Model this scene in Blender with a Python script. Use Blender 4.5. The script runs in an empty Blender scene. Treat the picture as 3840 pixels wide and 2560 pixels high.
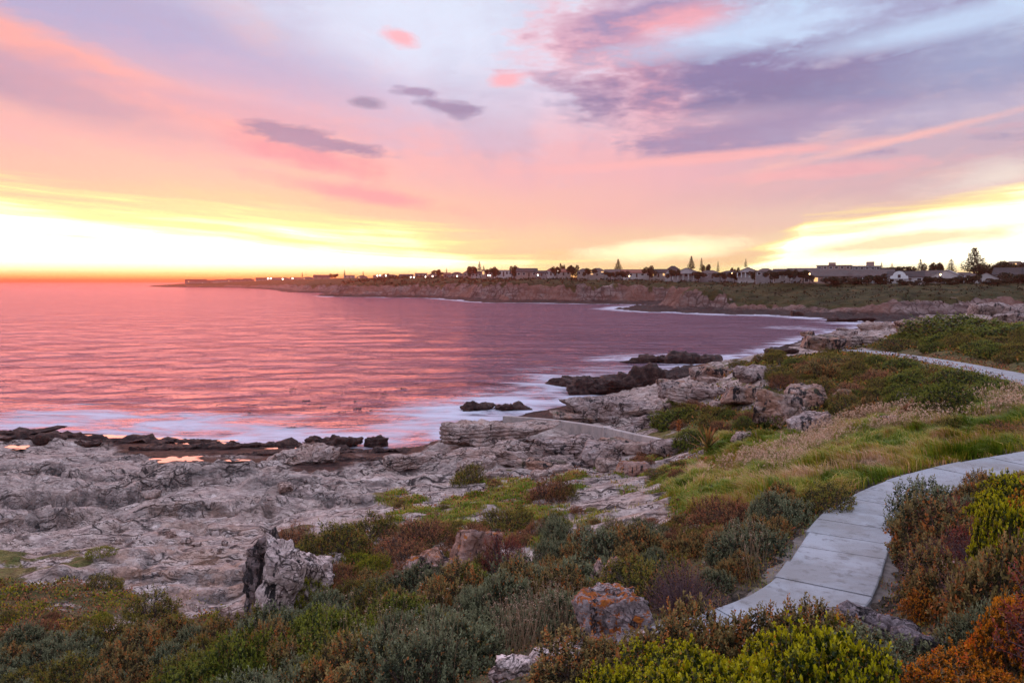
import bpy, math, random
import numpy as np
from mathutils import Vector, Matrix

# ------------------------------------------------------------------ camera, sky, sun, exposure
SC = bpy.context.scene
COL = SC.collection
F, H = 2987.0, 12.0                 # focal length in photo pixels (28 mm on 36 mm), camera height above the sea
PITCH = math.atan(225.0 / F)
cam = bpy.data.cameras.new('camera'); cam_o = bpy.data.objects.new('camera', cam); COL.objects.link(cam_o)
cam.sensor_width = 36; cam.lens = 36 * F / 3840; cam.clip_start = 0.1; cam.clip_end = 60000
cam_o.location = (0, 0, H); cam_o.rotation_euler = (math.pi / 2 - PITCH, 0, 0)
SC.camera = cam_o
SC.view_settings.view_transform = 'Standard'; SC.view_settings.look = 'None'
SC.view_settings.gamma = 1; SC.view_settings.exposure = 0.0; SC.view_settings.use_curve_mapping = False
SC.cycles.use_denoising = True; SC.cycles.use_adaptive_sampling = True; SC.cycles.adaptive_threshold = 0.02; SC.cycles.adaptive_min_samples = 6
SC.cycles.max_bounces = 6; SC.cycles.diffuse_bounces = 2; SC.cycles.glossy_bounces = 3
SC.cycles.transmission_bounces = 2; SC.cycles.volume_bounces = 0; SC.cycles.transparent_max_bounces = 6
SC.cycles.caustics_reflective = False; SC.cycles.caustics_refractive = False
SC.cycles.sample_clamp_indirect = 6.0

CP, SP = math.cos(PITCH), math.sin(PITCH)
def ray(px, py):
    dx, dy = (px - 1920) / F, -(py - 1280) / F
    return np.array([dx, CP + SP * dy, -SP + CP * dy])
def P(px, py, z):
    """ground point of height z seen along a line of sight"""
    d = ray(px, py); t = (z - H) / d[2]
    return np.array([d[0] * t, d[1] * t, z])
def PD(px, py, r):
    """point at horizontal distance r"""
    d = ray(px, py); t = r / math.hypot(d[0], d[1])
    return np.array([d[0] * t, d[1] * t, H + d[2] * t])
def AE(px, py):
    d = ray(px, py); return math.degrees(math.atan2(d[0], d[1])), math.degrees(math.atan2(d[2], math.hypot(d[0], d[1])))
def project(x, y, z):
    yy = y * CP - (z - H) * SP; up = y * SP + (z - H) * CP
    yy = np.maximum(yy, 1e-3)
    return 1920 + F * x / yy, 1280 - F * up / yy

# ---- tiny node language
class S:
    def __init__(s, t, k): s.t, s.k = t, k
    def _m(s, op, *a, clamp=False):
        n = s.t.nodes.new('ShaderNodeMath'); n.operation = op; n.use_clamp = clamp
        for i, v in enumerate((s,) + a):
            if isinstance(v, S): s.t.links.new(v.k, n.inputs[i])
            else: n.inputs[i].default_value = v
        return S(s.t, n.outputs[0])
    def __add__(s, o): return s._m('ADD', o)
    def __radd__(s, o): return s._m('ADD', o)
    def __sub__(s, o): return s._m('SUBTRACT', o)
    def __rsub__(s, o): return (s * -1.0) + o
    def __mul__(s, o): return s._m('MULTIPLY', o)
    def __rmul__(s, o): return s._m('MULTIPLY', o)
    def __truediv__(s, o): return s._m('DIVIDE', o)
    def mx(s, o): return s._m('MAXIMUM', o)
    def mn(s, o): return s._m('MINIMUM', o)
    def pw(s, o): return s._m('POWER', o)
    def clamp(s): return s._m('ADD', 0.0, clamp=True)
class T:
    """wrapper of a node tree with shader helpers"""
    def __init__(s, tree): s.t = tree; s.t.nodes.clear()
    def node(s, typ, **kw):
        n = s.t.nodes.new('ShaderNode' + typ)
        for k, v in kw.items(): setattr(n, k, v)
        return n
    def put(s, sock, v):
        if isinstance(v, S): s.t.links.new(v.k, sock)
        elif v is not None:
            if hasattr(sock, 'default_value'):
                dv = sock.default_value
                if hasattr(dv, '__len__') and not hasattr(v, '__len__'): v = (v,) * len(dv)
                if hasattr(dv, '__len__') and len(dv) == 4 and len(v) == 3: v = tuple(v) + (1,)
                sock.default_value = v
    def vec(s, x, y, z=0.0):
        n = s.node('CombineXYZ')
        for i, v in enumerate((x, y, z)): s.put(n.inputs[i], v)
        return S(s.t, n.outputs[0])
    def sep(s, v):
        n = s.node('SeparateXYZ'); s.put(n.inputs[0], v)
        return [S(s.t, o) for o in n.outputs]
    def noise(s, v, scale=1.0, detail=3, rough=0.5, dist=0.0, color=False, dims='3D'):
        n = s.node('TexNoise', noise_dimensions=dims); s.put(n.inputs['Vector'], v)
        s.put(n.inputs['Scale'], scale); s.put(n.inputs['Detail'], detail); s.put(n.inputs['Roughness'], rough); s.put(n.inputs['Distortion'], dist)
        return S(s.t, n.outputs['Color' if color else 0])
    def voro(s, v, scale=1.0, feature='F1', rnd=1.0, out=0):
        n = s.node('TexVoronoi', feature=feature); s.put(n.inputs['Vector'], v); s.put(n.inputs['Scale'], scale); s.put(n.inputs['Randomness'], rnd)
        return S(s.t, n.outputs[out])
    def mapr(s, x, a, b, c=0.0, d=1.0, smooth=True):
        n = s.node('MapRange', interpolation_type='SMOOTHSTEP' if smooth else 'LINEAR')
        s.put(n.inputs[0], x)
        for i, v in enumerate((a, b, c, d)): s.put(n.inputs[i + 1], v)
        return S(s.t, n.outputs[0])
    def mix(s, f, a, b, mode='MIX'):
        n = s.node('Mix', data_type='RGBA', blend_type=mode)
        s.put(n.inputs[0], f); s.put(n.inputs[6], a); s.put(n.inputs[7], b)
        return S(s.t, n.outputs[2])
    def ramp(s, x, pts, ease='LINEAR', gain=1.0):
        n = s.node('ValToRGB'); cr = n.color_ramp; cr.interpolation = ease
        while len(cr.elements) < len(pts): cr.elements.new(0.5)
        for e, (p, c) in zip(cr.elements, sorted(pts, key=lambda q: q[0])):
            e.position = p; c = c if hasattr(c, '__len__') else (c,) * 3
            e.color = tuple(v / gain for v in c) + (1,)
        s.put(n.inputs[0], x); o = S(s.t, n.outputs[0])
        if gain != 1.0:
            m = s.node('VectorMath', operation='SCALE'); s.put(m.inputs[0], o); m.inputs['Scale'].default_value = gain; o = S(s.t, m.outputs[0])
        return o
    def attr(s, name, out='Fac'):
        n = s.node('Attribute', attribute_name=name); return S(s.t, n.outputs[out])
    def pos(s): return S(s.t, s.node('NewGeometry').outputs['Position'])
    def nrm(s): return S(s.t, s.node('NewGeometry').outputs['Normal'])
    def obj(s): return S(s.t, s.node('TexCoord').outputs['Object'])
    def rnd(s): return S(s.t, s.node('ObjectInfo').outputs['Random'])
    def scale(s, v, xyz):
        n = s.node('VectorMath', operation='MULTIPLY'); s.put(n.inputs[0], v); s.put(n.inputs[1], xyz); return S(s.t, n.outputs[0])
    def bump(s, h, strength=0.5, dist=0.1):
        n = s.node('Bump'); s.put(n.inputs['Height'], h); n.inputs['Strength'].default_value = strength; n.inputs['Distance'].default_value = dist
        return S(s.t, n.outputs[0])

# ---- sky: low dusk glow behind streaked cloud; directions in degrees of azimuth (0 = ahead) and elevation
world = bpy.data.worlds.new('World'); SC.world = world; world.use_nodes = True
SUN_AZ, SUN_EL = -21.0, 2.5
def build_sky():
    w = T(world.node_tree)
    d = S(w.t, w.node('TexCoord').outputs['Generated'])
    x, y, z = w.sep(d)
    A = x._m('ARCTAN2', y) * 57.29578
    E = z._m('ARCSINE') * 57.29578
    zc = z.mx(0.0) + 0.055
    # streak coordinates: a high flat cloud deck seen in perspective, streaks running away from the viewer
    U, V = (x - y * 0.03) / zc, y / zc
    nz = lambda u, v, sc, de, ro, di=0.0: w.noise(w.vec(u, v), sc, de, ro, di, dims='2D') - 0.5
    h1 = nz(U, V * 0.10, 1.1, 3, 0.55)
    h2 = nz(U + h1 * 0.6, V * 0.30 + 7.3, 2.3, 4, 0.62)
    g1 = nz(A * 0.055, E * 0.17, 1.0, 3, 0.55)
    g2 = nz(A * 0.15 + g1 * 0.7, E * 0.55 + 9.7, 1.0, 4, 0.66)
    g3 = nz(A * 0.55 + g2 * 0.5, E * 1.5 + 4.4, 1.0, 3, 0.6)
    torn, torn2 = g2 * 1.5 + g1 * 0.5 + h2 * 0.3 + g3 * 0.5, g2 * 2.3 + g1 * 0.4 + h2 * 0.35 + g3 * 0.9
    # vertical ramps over 0..24 degrees for three parts of the sky and for the part behind
    Ew = E + h1 * (E * 0.28 + 0.4)
    f = (Ew / 24.0).clamp()
    D = 24.0
    left = w.ramp(f, [(0, (.95, .42, .16)), (.6/D, (1.1, .72, .26)), (3/D, (1.1, .9, .5)), (5.2/D, (.96, .60, .40)), (7/D, (.92, .52, .44)), (9.5/D, (.90, .45, .46)),
                      (12/D, (.89, .44, .47)), (14/D, (.64, .44, .57)), (16.5/D, (.47, .42, .63)), (20/D, (.55, .55, .75)), (1, (.6, .62, .82))], 'EASE', 1.2)
    mid = w.ramp(f, [(0, (1.0, .62, .22)), (1/D, (1.02, .74, .34)), (2.5/D, (.93, .66, .42)), (5/D, (.90, .52, .45)), (8/D, (.87, .47, .51)), (10.5/D, (.84, .49, .57)),
                     (13/D, (.72, .58, .76)), (16/D, (.72, .70, .88)), (20/D, (.70, .76, .92)), (1, (.68, .74, .9))], 'EASE', 1.2)
    right = w.ramp(f, [(0, (1.0, .62, .26)), (2/D, (.96, .72, .42)), (4.2/D, (.84, .60, .50)), (6/D, (.68, .46, .50)), (8.5/D, (.60, .44, .54)), (11/D, (.54, .46, .60)),
                       (14/D, (.50, .54, .72)), (17/D, (.52, .62, .82)), (21/D, (.56, .66, .86)), (1, (.56, .66, .86))], 'EASE', 1.2)
    fb = (E / 90.0).clamp()
    back = w.ramp(fb, [(0, (.50, .46, .58)), (.12, (.66, .61, .80)), (.3, (.92, .95, 1.24)), (1, (1.02, 1.12, 1.52))], 'EASE', 1.6)
    Aw = A + g1 * 14.0 + (E - 8.0) * 0.4
    c = w.mix(w.mapr(Aw, -22.0, 4.0), left, mid)
    c = w.mix(w.mapr(Aw, 4.0, 24.0), c, right)
    # lavender streaks drifting through the pink
    lav = w.mapr(h1 + h2 * 0.6, 0.04, 0.24) * w.mapr(E, 6.0, 10.0) * w.mapr(E, 40.0, 16.0)
    c = w.mix(lav * 0.55, c, (.48, .40, .58))
    pk = w.mapr(h1 * -1.0 + h2 * 0.7, 0.06, 0.26) * w.mapr(E, 4.0, 8.0) * w.mapr(E, 22.0, 13.0)
    c = w.mix(pk * 0.5, c, (.98, .52, .46))
    # clouds: soft ellipses with torn edges
    turned = {}
    def blob(px, py, wx, wy, rot=0.0, amp=1, soft=0.45, k=1.0):
        a0, e0 = AE(px, py); kk = 57.3 / F; ca, sa = math.cos(math.radians(rot)), math.sin(math.radians(rot))
        if rot not in turned: turned[rot] = w.vec(A * ca + E * sa, E * ca - A * sa)
        n = w.node('VectorMath', operation='MULTIPLY_ADD'); w.put(n.inputs[0], turned[rot])
        sx, sy = 1 / (wx * kk * 0.96), 1 / (wy * kk)
        n.inputs[1].default_value = (sx, sy, 0); n.inputs[2].default_value = (-(a0 * ca + e0 * sa) * sx, -(e0 * ca - a0 * sa) * sy, 0)
        l = w.node('VectorMath', operation='LENGTH'); w.t.links.new(n.outputs[0], l.inputs[0])
        return w.mapr(S(w.t, l.outputs['Value']) + (torn if amp < 2 else torn2), 1.0 + soft, 1.0 - soft, 0.0, k, smooth=False)
    def lay(c, m, col): return w.mix(m, c, col)
    for a in (
        # pale gaps, veils and bands: px, py, half width, half height, tilt, raggedness, softness, strength, colour
        (1700, 100, 640, 240, -8, 1, .8, .8, (.76, .82, 1.0)), (2900, 140, 620, 120, 6, 1, .6, .85, (.58, .74, 1.0)), (3500, 110, 420, 60, 6, 1, .7, .7, (.58, .72, .96)),
        (700, 180, 800, 110, -13, 1, .7, .8, (.46, .42, .66)), (330, 262, 760, 60, -17, 1, .5, .9, (1.0, .42, .38)),
        (180, 345, 520, 85, -13, 1, .6, .85, (.44, .31, .46)), (760, 385, 440, 30, -8, 1, .6, .7, (.50, .36, .54)),
        (150, 500, 700, 60, -8, 1, .8, .5, (.95, .50, .48)), (2500, 540, 500, 300, 0, 1, .9, .4, (.90, .46, .53)), (900, 440, 600, 110, -8, 1, .9, .4, (.94, .45, .50)),
        # pink-edged cloud at the top, big purple cloud with its rim, grey bank
        (2290, 140, 280, 120, 0, 2, .6, .9, (.98, .42, .48)), (2400, 85, 260, 80, 6, 2, .6, .9, (.36, .29, .50)),
        (2470, 330, 190, 130, -17, 2, .5, .85, (1.0, .42, .48)), (2960, 290, 600, 165, 0, 2, .6, .97, (.29, .23, .42)),
        (2720, 250, 300, 90, 6, 2, .7, .75, (.27, .21, .40)), (3000, 350, 420, 60, 3, 2, .7, .7, (.25, .20, .37)), (3560, 310, 420, 95, 6, 2, .7, .6, (.34, .34, .54)),
        (3750, 200, 260, 70, 6, 2, .6, .6, (.36, .40, .62)), (3350, 10, 400, 55, 6, 2, .4, .9, (.32, .26, .46)), (3300, 130, 300, 26, 6, 2, .5, .6, (.36, .36, .56)),
        (2850, 495, 400, 46, 6, 2, .5, .85, (.36, .26, .44)), (2550, 90, 160, 40, 6, 2, .6, .8, (.98, .44, .50)),
        # pale breaks in the clouds
        (2880, 110, 420, 46, 6, 2, .7, .85, (.62, .76, 1.0)), (3480, 110, 330, 30, 6, 2, .7, .75, (.60, .74, .98)), (3450, 430, 420, 36, 3, 2, .8, .35, (.66, .56, .72)), (2650, 445, 300, 26, 3, 2, .8, .3, (.80, .54, .64)),
        # pink threads
        (2750, 585, 540, 15, 3, 2, .7, .85, (1.0, .48, .48)), (3400, 515, 460, 11, 10, 2, .7, .7, (1.0, .54, .50)), (3100, 640, 300, 18, 3, 2, .6, .6, (.98, .46, .48)),
        # small dark clouds and pink flecks
        (1140, 580, 200, 40, -13, 2, .6, .8, (.80, .30, .40)), (1080, 500, 120, 26, -3, 2, .4, .95, (.36, .24, .40)), (1220, 540, 170, 20, -8, 2, .4, .95, (.38, .25, .41)), (1130, 525, 110, 28, -8, 2, .4, .85, (.42, .27, .43)),
        (1375, 387, 54, 15, -3, 1, .5, .95, (.36, .28, .44)), (1580, 345, 90, 16, -3, 2, .4, .95, (.40, .30, .48)), (1690, 400, 110, 26, -8, 2, .4, .95, (.36, .27, .44)), (1735, 425, 50, 30, 0, 2, .4, .8, (.36, .27, .44)),
        (1340, 725, 300, 24, -8, 1, .6, .9, (.95, .34, .42)), (1500, 140, 55, 22, -13, 2, .6, .9, (1.0, .46, .52)), (1905, 300, 55, 22, 6, 2, .6, .9, (1.0, .46, .52))):
        c = lay(c, blob(*a[:8]), a[8])
    # bright lower sky: its upper edge as a function of azimuth
    def fa(px): return (AE(px, 1050)[0] + 45.0) / 90.0
    def fe(py): return AE(1920, py)[1] / 8.0
    edge = [(0, 760), (400, 790), (800, 815), (1200, 840), (1550, 880), (1900, 950), (2150, 995), (2300, 1015), (2650, 1015), (2780, 985), (2920, 905), (3010, 830), (3300, 795), (3840, 725)]
    ev = w.ramp((A + 45.0) / 90.0, [(fa(-900), .62)] + [(fa(p), max(0.0, fe(q))) for p, q in edge] + [(fa(4700), .6)])
    top = w.sep(ev)[0] * 8.0
    fine = nz(A * 0.05 + 3.0, (E + A * w.mapr(A, -20.0, 20.0, 0.06, -0.06, False)) * 1.15, 1.0, 4, 0.6)
    rgt = w.mapr(A, 12.0, 17.0)
    q = top - E + h1 * 1.2 + fine * w.mapr(rgt, 0.0, 1.0, 4.6, 3.0, False) - 0.2
    B = w.mapr(q, w.mapr(rgt, 0.0, 1.0, -1.5, -0.6, False), w.mapr(rgt, 0.0, 1.0, 2.2, 1.1, False), smooth=False)
    hot = w.ramp(B, [(0, (.93, .60, .44)), (.3, (.98, .74, .42)), (.5, (1.05, .92, .45)), (.68, (1.35, 1.22, .72)), (1, (1.9, 1.75, 1.3))], 'EASE', 2.0)
    c = w.mix(w.mapr(B, 0.0, 0.35), c, hot)
    c = lay(c, blob(2480, 935, 210, 30, 3, 1, .8, .95), (1.5, 1.35, .85))            # bright window over the town
    c = lay(c, blob(3400, 905, 330, 26, 6, 1, .6, .85), (.92, .76, .46))             # grey-gold bars inside the glow
    c = lay(c, blob(3300, 840, 300, 16, 6, 1, .8, .6), (.95, .82, .55))
    c = lay(c, blob(3750, 655, 180, 38, 10, 1, .8, .6), (1.0, .9, .78))
    # horizon: yellow to red
    hz = w.ramp((E / 1.4).clamp(), [(0, (.95, .45, .20)), (.10, (1.0, .55, .20)), (.28, (1.04, .78, .28)), (.6, (1.1, .95, .42)), (1, (1.3, 1.15, .7))], 'LINEAR', 1.5)
    c = w.mix(w.mapr(E, 1.5, 0.25), c, hz)
    # behind the viewer and overhead: lavender, brightened to light the land; below the horizon dark
    c = w.mix(w.mapr(A._m('ABSOLUTE'), 48.0, 105.0), c, back)
    c = w.mix(w.mapr(E, 22.0, 45.0), c, back)
    c = w.mix(w.mapr(E, -0.3, -3.0), c, (.10, .07, .08))
    # thin clear air between the clouds
    sky = w.node('TexSky', sky_type='NISHITA', sun_disc=False, sun_elevation=math.radians(SUN_EL), sun_rotation=math.radians(SUN_AZ))
    bg1 = w.node('Background'); w.put(bg1.inputs[0], c); bg1.inputs[1].default_value = SKY_GAIN
    bg2 = w.node('Background'); w.put(bg2.inputs[0], S(w.t, sky.outputs[0])); bg2.inputs[1].default_value = 0.01
    ad = w.node('AddShader'); w.t.links.new(bg1.outputs[0], ad.inputs[0]); w.t.links.new(bg2.outputs[0], ad.inputs[1])
    out = w.node('OutputWorld'); w.t.links.new(ad.outputs[0], out.inputs[0])
    world.cycles.sampling_method = 'MANUAL'; world.cycles.sample_map_resolution = 512
SKY_GAIN = 1.0
build_sky()
sun = bpy.data.lights.new('sun', 'SUN'); sun_o = bpy.data.objects.new('sun', sun); COL.objects.link(sun_o)
sun.energy = 1.1; sun.angle = math.radians(36); sun.color = (1.0, 0.34, 0.22)
a_, e_ = math.radians(SUN_AZ), math.radians(6.0)
sun_o.rotation_euler = Vector((math.sin(a_) * math.cos(e_), math.cos(a_) * math.cos(e_), math.sin(e_))).to_track_quat('Z', 'Y').to_euler()
sun_o.location = (0, 0, 60)
# ------------------------------------------------------------------ helpers: noise, meshes, materials
RNG = np.random.default_rng(7); random.seed(7)
_G2 = RNG.normal(size=(256, 256, 2)); _G2 /= np.linalg.norm(_G2, axis=2, keepdims=True)
def pn(x, y, s=0):
    x = np.asarray(x, float) + s * 37.17; y = np.asarray(y, float) + s * 19.31
    ix = np.floor(x).astype(int); iy = np.floor(y).astype(int); fx, fy = x - ix, y - iy
    u = fx * fx * fx * (fx * (fx * 6 - 15) + 10); v = fy * fy * fy * (fy * (fy * 6 - 15) + 10)
    def g(i, j, a, b):
        q = _G2[(ix + i) & 255, (iy + j) & 255]; return q[..., 0] * a + q[..., 1] * b
    a = g(0, 0, fx, fy); b = g(1, 0, fx - 1, fy); c = g(0, 1, fx, fy - 1); d = g(1, 1, fx - 1, fy - 1)
    return (a + (b - a) * u) * (1 - v) + (c + (d - c) * u) * v
def fbm(x, y, s=0, o=4, g=0.5):
    t = 0; a = 1.0
    for k in range(o): t = t + a * pn(x * 2 ** k, y * 2 ** k, s + k * 3); a *= g
    return t
_V3 = RNG.uniform(-1, 1, size=(64, 64, 64))
def vn3(p, s=0):
    p = p + s * np.array([5.3, 9.1, 3.7]); i = np.floor(p).astype(int); f = p - i; f = f * f * (3 - 2 * f); o = 0
    for a in (0, 1):
        for b in (0, 1):
            for c in (0, 1):
                w = (f[..., 0] if a else 1 - f[..., 0]) * (f[..., 1] if b else 1 - f[..., 1]) * (f[..., 2] if c else 1 - f[..., 2])
                o = o + w * _V3[(i[..., 0] + a) & 63, (i[..., 1] + b) & 63, (i[..., 2] + c) & 63]
    return o
def fbm3(p, s=0, o=4, g=0.5):
    t = 0; a = 1.0
    for k in range(o): t = t + a * vn3(p * 2 ** k, s + k); a *= g
    return t
_H = RNG.random((256, 256, 2))
def voro2(x, y, s=0):
    x = x + s * 17.7; y = y + s * 5.9
    ix = np.floor(x).astype(int); iy = np.floor(y).astype(int)
    f1 = np.full(x.shape, 9.0); f2 = np.full(x.shape, 9.0); cid = np.zeros(x.shape)
    for a in (-1, 0, 1):
        for b in (-1, 0, 1):
            h = _H[(ix + a) & 255, (iy + b) & 255]
            d = np.hypot(ix + a + h[..., 0] - x, iy + b + h[..., 1] - y)
            c = (h[..., 0] * 7.13 + h[..., 1] * 3.71) % 1.0
            n = d < f1; f2 = np.where(n, f1, np.minimum(f2, d)); cid = np.where(n, c, cid); f1 = np.where(n, d, f1)
    return f1, f2, cid
def sstep(a, b, x):
    t = np.clip((x - a) / (b - a), 0, 1); return t * t * (3 - 2 * t)

def mesh(name, v, faces, mat=None, smooth=True, attrs=None):
    """v (N,3); faces (M,k) of one size or a list of such arrays"""
    fl = faces if isinstance(faces, list) else [faces]
    m = bpy.data.meshes.new(name); v = np.asarray(v, np.float32)
    m.vertices.add(len(v)); m.vertices.foreach_set('co', v.ravel())
    idx = np.concatenate([np.asarray(f, np.int32).ravel() for f in fl]); n = [len(f) for f in fl]; k = [np.asarray(f).shape[1] for f in fl]
    tot = np.concatenate([np.full(a, b, np.int32) for a, b in zip(n, k)])
    m.loops.add(len(idx)); m.loops.foreach_set('vertex_index', idx)
    m.polygons.add(len(tot)); m.polygons.foreach_set('loop_start', np.concatenate([[0], np.cumsum(tot)[:-1]]).astype(np.int32)); m.polygons.foreach_set('loop_total', tot)
    m.polygons.foreach_set('use_smooth', np.full(len(tot), smooth))
    for a, d in (attrs or {}).items():
        at = m.attributes.new(a, 'FLOAT', 'POINT'); at.data.foreach_set('value', np.asarray(d, np.float32))
    m.update(calc_edges=True)
    if mat: m.materials.append(mat)
    return m
def link(name, data=None, parent=None, loc=None, rot=None, scale=None):
    o = bpy.data.objects.new(name, data); COL.objects.link(o)
    if parent: o.parent = parent
    if loc is not None: o.location = tuple(float(q) for q in loc)
    if rot is not None: o.rotation_euler = rot
    if scale is not None: o.scale = scale if hasattr(scale, '__len__') else (scale,) * 3
    return o
def tag(o, label=None, cat=None, group=None, kind=None):
    if label: o['label'] = label
    if cat: o['category'] = cat
    if group: o['group'] = group
    if kind: o['kind'] = kind
    return o
def copy_tree(o, parent=None):
    c = o.copy(); COL.objects.link(c); c.parent = parent
    for ch in o.children: copy_tree(ch, c)
    return c
def gridfaces(nr, nc):
    i = np.arange(nr - 1)[:, None] * nc + np.arange(nc - 1)[None, :]
    return np.stack([i, i + 1, i + nc + 1, i + nc], -1).reshape(-1, 4)
def material(name, rough=0.8, spec=0.2):
    """returns (material, T, finish) ; finish(color, normal=None, ...) wires a Principled surface"""
    m = bpy.data.materials.new(name); m.use_nodes = True; w = T(m.node_tree)
    def finish(col, normal=None, rough=rough, spec=spec, trans=0.0, **kw):
        b = w.node('BsdfPrincipled'); w.put(b.inputs['Base Color'], col); w.put(b.inputs['Roughness'], rough); w.put(b.inputs['Specular IOR Level'], spec)
        if normal is not None: w.put(b.inputs['Normal'], normal)
        for k, v in kw.items(): w.put(b.inputs[k.replace('_', ' ')], v)
        s = b.outputs[0]
        if trans:
            tr = w.node('BsdfTranslucent'); w.put(tr.inputs[0], col); mx = w.node('MixShader'); mx.inputs[0].default_value = trans
            w.t.links.new(s, mx.inputs[1]); w.t.links.new(tr.outputs[0], mx.inputs[2]); s = mx.outputs[0]
        o = w.node('OutputMaterial'); w.t.links.new(s, o.inputs[0]); return m
    return m, w, finish
def plain(name, col, rough=0.7, spec=0.2, var=0.12, scale=3.0):
    m, w, fin = material(name, rough, spec)
    n = w.noise(w.obj(), scale, 4, 0.6)
    return fin(w.mix(w.mapr(n, 0.3, 0.7), tuple(c * (1 - var) for c in col), tuple(min(1, c * (1 + var)) for c in col)))

# ------------------------------------------------------------------ rock and ground materials
def rock_shade(w, v, nz_scale=1.0):
    """pale quartzite: grey-pink with cream, ochre and dark weathering; returns colour and bump height"""
    a = w.noise(v, 0.35 * nz_scale, 5, 0.6); b = w.noise(w.scale(v, (1, 1, 2.5)), 1.7 * nz_scale, 6, 0.65); c = w.noise(v, 9.0 * nz_scale, 5, 0.7)
    st = w.noise(w.scale(v, (0.5, 1.3, 5.0)), 2.4 * nz_scale, 5, 0.65)
    col = w.ramp(b, [(.30, (.20, .145, .135)), (.42, (.42, .31, .275)), (.56, (.58, .45, .395)), (.70, (.76, .63, .58))])
    col = w.mix(w.mapr(a, .50, .66, 0, .4), col, (.47, .34, .28))
    col = w.mix(w.mapr(st, .56, .70, 0, .35), col, (.24, .19, .185))
    col = w.mix(w.mapr(c, .62, .74, 0, .6), col, (.12, .095, .095))
    col = w.mix(w.mapr(c, .42, .30, 0, .5), col, (.62, .57, .55))
    vw = w.node('VectorMath', operation='ADD'); w.put(vw.inputs[0], v); w.put(vw.inputs[1], w.scale(w.noise(v, .7 * nz_scale, 3, .5, color=True), (1.2, 1.2, 1.2))); vw = S(w.t, vw.outputs[0])
    ln = (w.noise(w.scale(vw, (.40, 1.6, 2.2)), 2.2 * nz_scale, 4, .62) - .5)._m('ABSOLUTE'); l2 = (w.noise(w.scale(vw, (.8, 2.8, 3.8)), 3.6 * nz_scale, 3, .62) - .5)._m('ABSOLUTE')
    line = w.mapr(ln, .025, .004) + w.mapr(l2, .015, .003) * .6
    line = line * w.mapr(a + b - 1.0, -.12, .10, .25, 1.0)
    vo = w.voro(w.scale(vw, (.5, 1.0, 1.6)), .85 * nz_scale, 'DISTANCE_TO_EDGE'); jt = w.mapr(vo, .05, .008) * w.mapr(a, .40, .56)
    line = line + jt
    col = w.mix(line.clamp() * .92, col, (.040, .028, .028))  # crack lines also carry crevice shade in the colour, as skylight is soft
    return col, b * 0.30 + c * 0.14 + st * 0.28 - line * .55
def make_ground_material():
    m, w, fin = material('coastal_ground', 0.85, 0.25)
    p = w.pos(); rock, wet, grn, och = w.attr('rock'), w.attr('wet'), w.attr('green'), w.attr('ochre')
    rc, rh = rock_shade(w, p, 1.0)
    crack = w.attr('crack'); rc = w.mix(crack * 0.85, rc, (.05, .04, .04))  # dark dirt plus crevice shade painted into cracks and ledge feet
    rc = w.mix(och * w.mapr(w.noise(p, 1.1, 5, .6), .42, .66, 0, .75), rc, (.46, .24, .15))
    rc = w.mix(wet, rc, w.mix(w.mapr(w.noise(p, 1.6, 5, .6), .4, .65), (.014, .007, .007), (.070, .032, .027)))
    n = w.noise(p, 3.0, 5, .7); n2 = w.noise(p, .8, 4, .6)
    soil = w.mix(w.mapr(n, .35, .65), (.035, .023, .016), (.13, .09, .065))
    gr = w.mix(w.mapr(n2, .38, .62), (.10, .115, .025), (.22, .17, .05))
    gr = w.mix(w.mapr(n, .5, .68, 0, .7), gr, (.22, .10, .04))
    so = w.mix(grn, soil, gr)
    col = w.mix(w.mapr(rock + (n - 0.5) * 0.5, .40, .58), so, rc)
    nb = w.bump(rh + n * 0.4, 0.9, 0.22)
    return fin(col, nb, rough=w.mapr(wet, 0, 1, .85, .7), spec=w.mapr(wet, 0, 1, .2, .12))
def rock_material(name, tint=(1, 1, 1), dark=0.0, lichen=0.0, warm=0.0, scale=1.0, moss=0.0):
    m, w, fin = material(name, 0.85, 0.25)
    v = w.obj(); off = w.rnd() * 37.0
    nadd = w.node('VectorMath', operation='ADD'); w.put(nadd.inputs[0], v); w.put(nadd.inputs[1], w.vec(off, off, off)); v = S(w.t, nadd.outputs[0])
    col, h = rock_shade(w, v, 1.6 * scale)
    col = w.mix(1.0, col, tint, 'MULTIPLY')
    cr = w.voro(w.scale(v, (1, 1, 1.8)), 0.9 * scale, 'DISTANCE_TO_EDGE'); wob = w.noise(v, 2.0 * scale, 4, .6)
    ck = w.mapr(cr + (wob - .5) * 0.25, .022, .0)
    col = w.mix(ck * 0.6, col, (.05, .04, .038))
    if warm: col = w.mix(w.mapr(w.noise(v, .9 * scale, 5, .62), .42, .6, 0, warm), col, (.46, .20, .11))
    if dark: col = w.mix(w.mapr(w.noise(w.scale(v, (1.6, 1.6, .5)), 1.3 * scale, 6, .7), .67 - dark * .24, .72 - dark * .24), col, (.045, .035, .035))
    if lichen:
        up = w.sep(w.nrm())[2]
        l = w.noise(v, 3.4 * scale, 6, .75)
        col = w.mix(w.mapr(l + up * 0.06, .62 - lichen * .16, .68 - lichen * .16), col, w.mix(w.mapr(l, .5, .7), (.42, .10, .02), (.50, .17, .03)))
    if moss: col = w.mix(w.mapr(w.noise(v, 1.5 * scale, 5, .6) + w.sep(w.nrm())[2] * .1, .6, .7, 0, moss), col, (.10, .10, .03))
    return fin(col, w.bump(h - ck * 0.6, 0.9, 0.12 / scale))
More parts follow.
